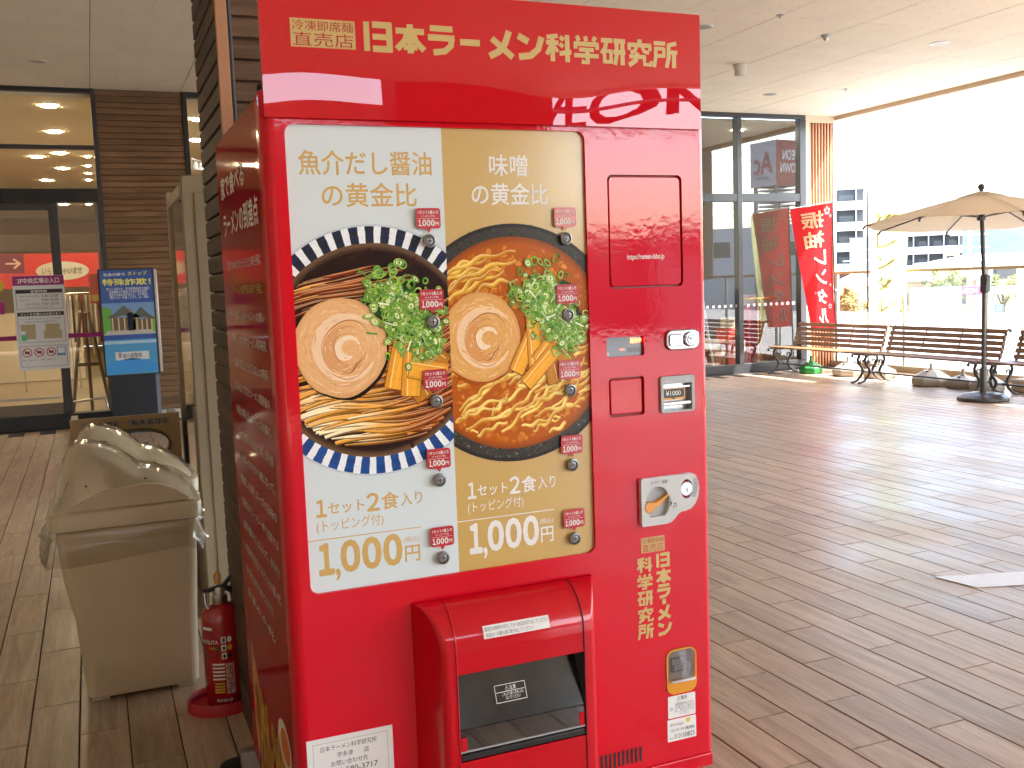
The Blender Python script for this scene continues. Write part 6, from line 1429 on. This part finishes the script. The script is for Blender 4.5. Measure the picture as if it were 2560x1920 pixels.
# pylon sign that the right shop glass mirrors, and other things behind the camera seen in reflections
c0 = Vector((54.5, -49.2, 0)); dv = Vector((-54.8, 71.4, 0)).normalized(); a0 = atan2(dv.y, dv.x)
t = thing('pylon_sign', (c0.x, c0.y, GZ), 'tall pylon sign mirrored in the right shop glass', 'sign')
def sqr(h_, z, rot=0): return [(c0.x+h_*cos(a0+rot+pi/2*i), c0.y+h_*sin(a0+rot+pi/2*i), z) for i in range(4)]
pz0, pz1 = 8.7, 12.45; H = 2.15
crn = sqr(H, 0)
for i, (m_, body, tm_) in enumerate(((mat('pylon_grey', (.34, .32, .34), .5), 'Ac', mat('maroon_letters', (.25, .03, .05), .5)), (mat('pylon_grey0', (.34, .32, .34), .5), None, None), (mat('pylon_red2', (.32, .05, .05), .5), None, None), (mat('pylon_red', (.32, .05, .05), .5), 'ÆON\nTOWN', 'whitet'))):
    p, q = Vector(crn[i]), Vector(crn[(i+1) % 4])
    m = MB(); m.add([(p.x, p.y, pz0), (q.x, q.y, pz0), (q.x, q.y, pz1), (p.x, p.y, pz1)], [(0, 1, 2, 3)]); m.build('sign_face', m_, t)
    if body:
        nn_ = ((p+q)/2-c0).normalized()*.04
        txt(body, .14, .86, .28, .78, lambda u, v, d=0, p=p, q=q, nn_=nn_: tuple(p+(q-p)*u+nn_+Vector((0, 0, pz0+(pz1-pz0)*v))), tm_, t, .02)
        if body == 'Ac': txt('ÆON CINEMA', .3, .8, .16, .22, lambda u, v, d=0, p=p, q=q, nn_=nn_: tuple(p+(q-p)*u+nn_+Vector((0, 0, pz0+(pz1-pz0)*v))), 'blackt', t)
m = MB(); m.add(sqr(H, pz1)+sqr(H, pz0), [(0, 1, 2, 3), (7, 6, 5, 4)]); m.build('cap', 'apg', t)
for k in range(14):
    m = MB(); z = pz0-.35-.33*k; r0, r1 = sqr(H*.85, z), sqr(H*.85, z+.12); m.loft([r0, r1]); m.build('louvre', 'apw', t)
for i in range(4):
    p = Vector(sqr(H*.8, 0)[i]); MB().tube([(p.x, p.y, GZ), (p.x, p.y, pz0)], .18, 8).build('leg', 'apg', t)
# channel letters on the outer edge of the canopy, facing the car park (seen from behind in the header's reflection)
OP = thing('terrace_pillar', (4.05, -9.8, 0), 'wood clad canopy pillar behind the camera', 'pillar')
MB().box(3.05, 5.0, -10.0, -9.3, 0, CZ+.6).build('cladding', 'sidingd', OP)
t = thing('channel_letters', (8.4, -10, 3.2), 'large channel letters along the canopy edge behind the camera', 'sign')
vs, fs = text_mesh('ÆON TOWN', .03); xs = [p[0] for p in vs]; x0_, x1_ = min(xs), max(xs)
m = MB(); f_ = lambda p, y: (5.15+(p[0]-x0_)/(x1_-x0_)*6.6, y, 3.40+p[1]*.78)
m.add([f_(p, -10.0) for p in vs], fs); m.add([f_(p, -10.12) for p in vs], [tuple(reversed(f)) for f in fs]); me = m.mesh('letters', origin(t), clean=False); mk('letters', me, mat('letter_dark', (.10, .02, .03), .5), t)
for z in (3.62, 3.9): MB().tube([(5.1, -9.95, z), (11.9, -9.95, z)], .03, 6).build('mounting_rail', 'apg', t)
for x in (5.1, 11.9): MB().tube([(x, -9.95, -3.5), (x, -9.95, 4.2)], .06, 8).build('mounting_post', 'apg', t)
for k, (az, dist, w_, el, lab) in enumerate(((10, 70, 30, 3.2, 'pale mall wing far behind the camera'), (26, 95, 34, 2.6, 'grey shop block beyond the car park behind the camera'), (44, 90, 40, 3.0, 'long warehouse beyond the car park behind the camera'))):
    o = Vector((CAM.x+dist*sin(radians(az)), -dist*cos(radians(az)), 0)); n = Vector((sin(radians(az)), -cos(radians(az)), 0)); e = Vector((n.y, -n.x, 0))
    t = thing('distant_block', (o.x, o.y, GZ), lab, 'building'); z1 = elz(el, dist)
    m = MB(); m.add([tuple(o+e*a+n*b+Vector((0, 0, z))) for z in (GZ, z1) for a, b in ((-w_/2, 0), (w_/2, 0), (w_/2, 15), (-w_/2, 15))], [(3, 2, 1, 0), (4, 5, 6, 7), (0, 1, 5, 4), (1, 2, 6, 5), (2, 3, 7, 6), (3, 0, 4, 7)]); m.build('wall', ('concrete', 'apg', 'plgrey')[k], t)
    for j in range(6):
        a = -w_/2+w_*(j+.2)/6; m = MB(); m.add([tuple(o+e*aa-n*.05+Vector((0, 0, z))) for aa, z in ((a, z1-3), (a+w_*.1, z1-3), (a+w_*.1, z1-1.4), (a, z1-1.4))], [(0, 1, 2, 3)]); m.build('window', 'apglass', t)
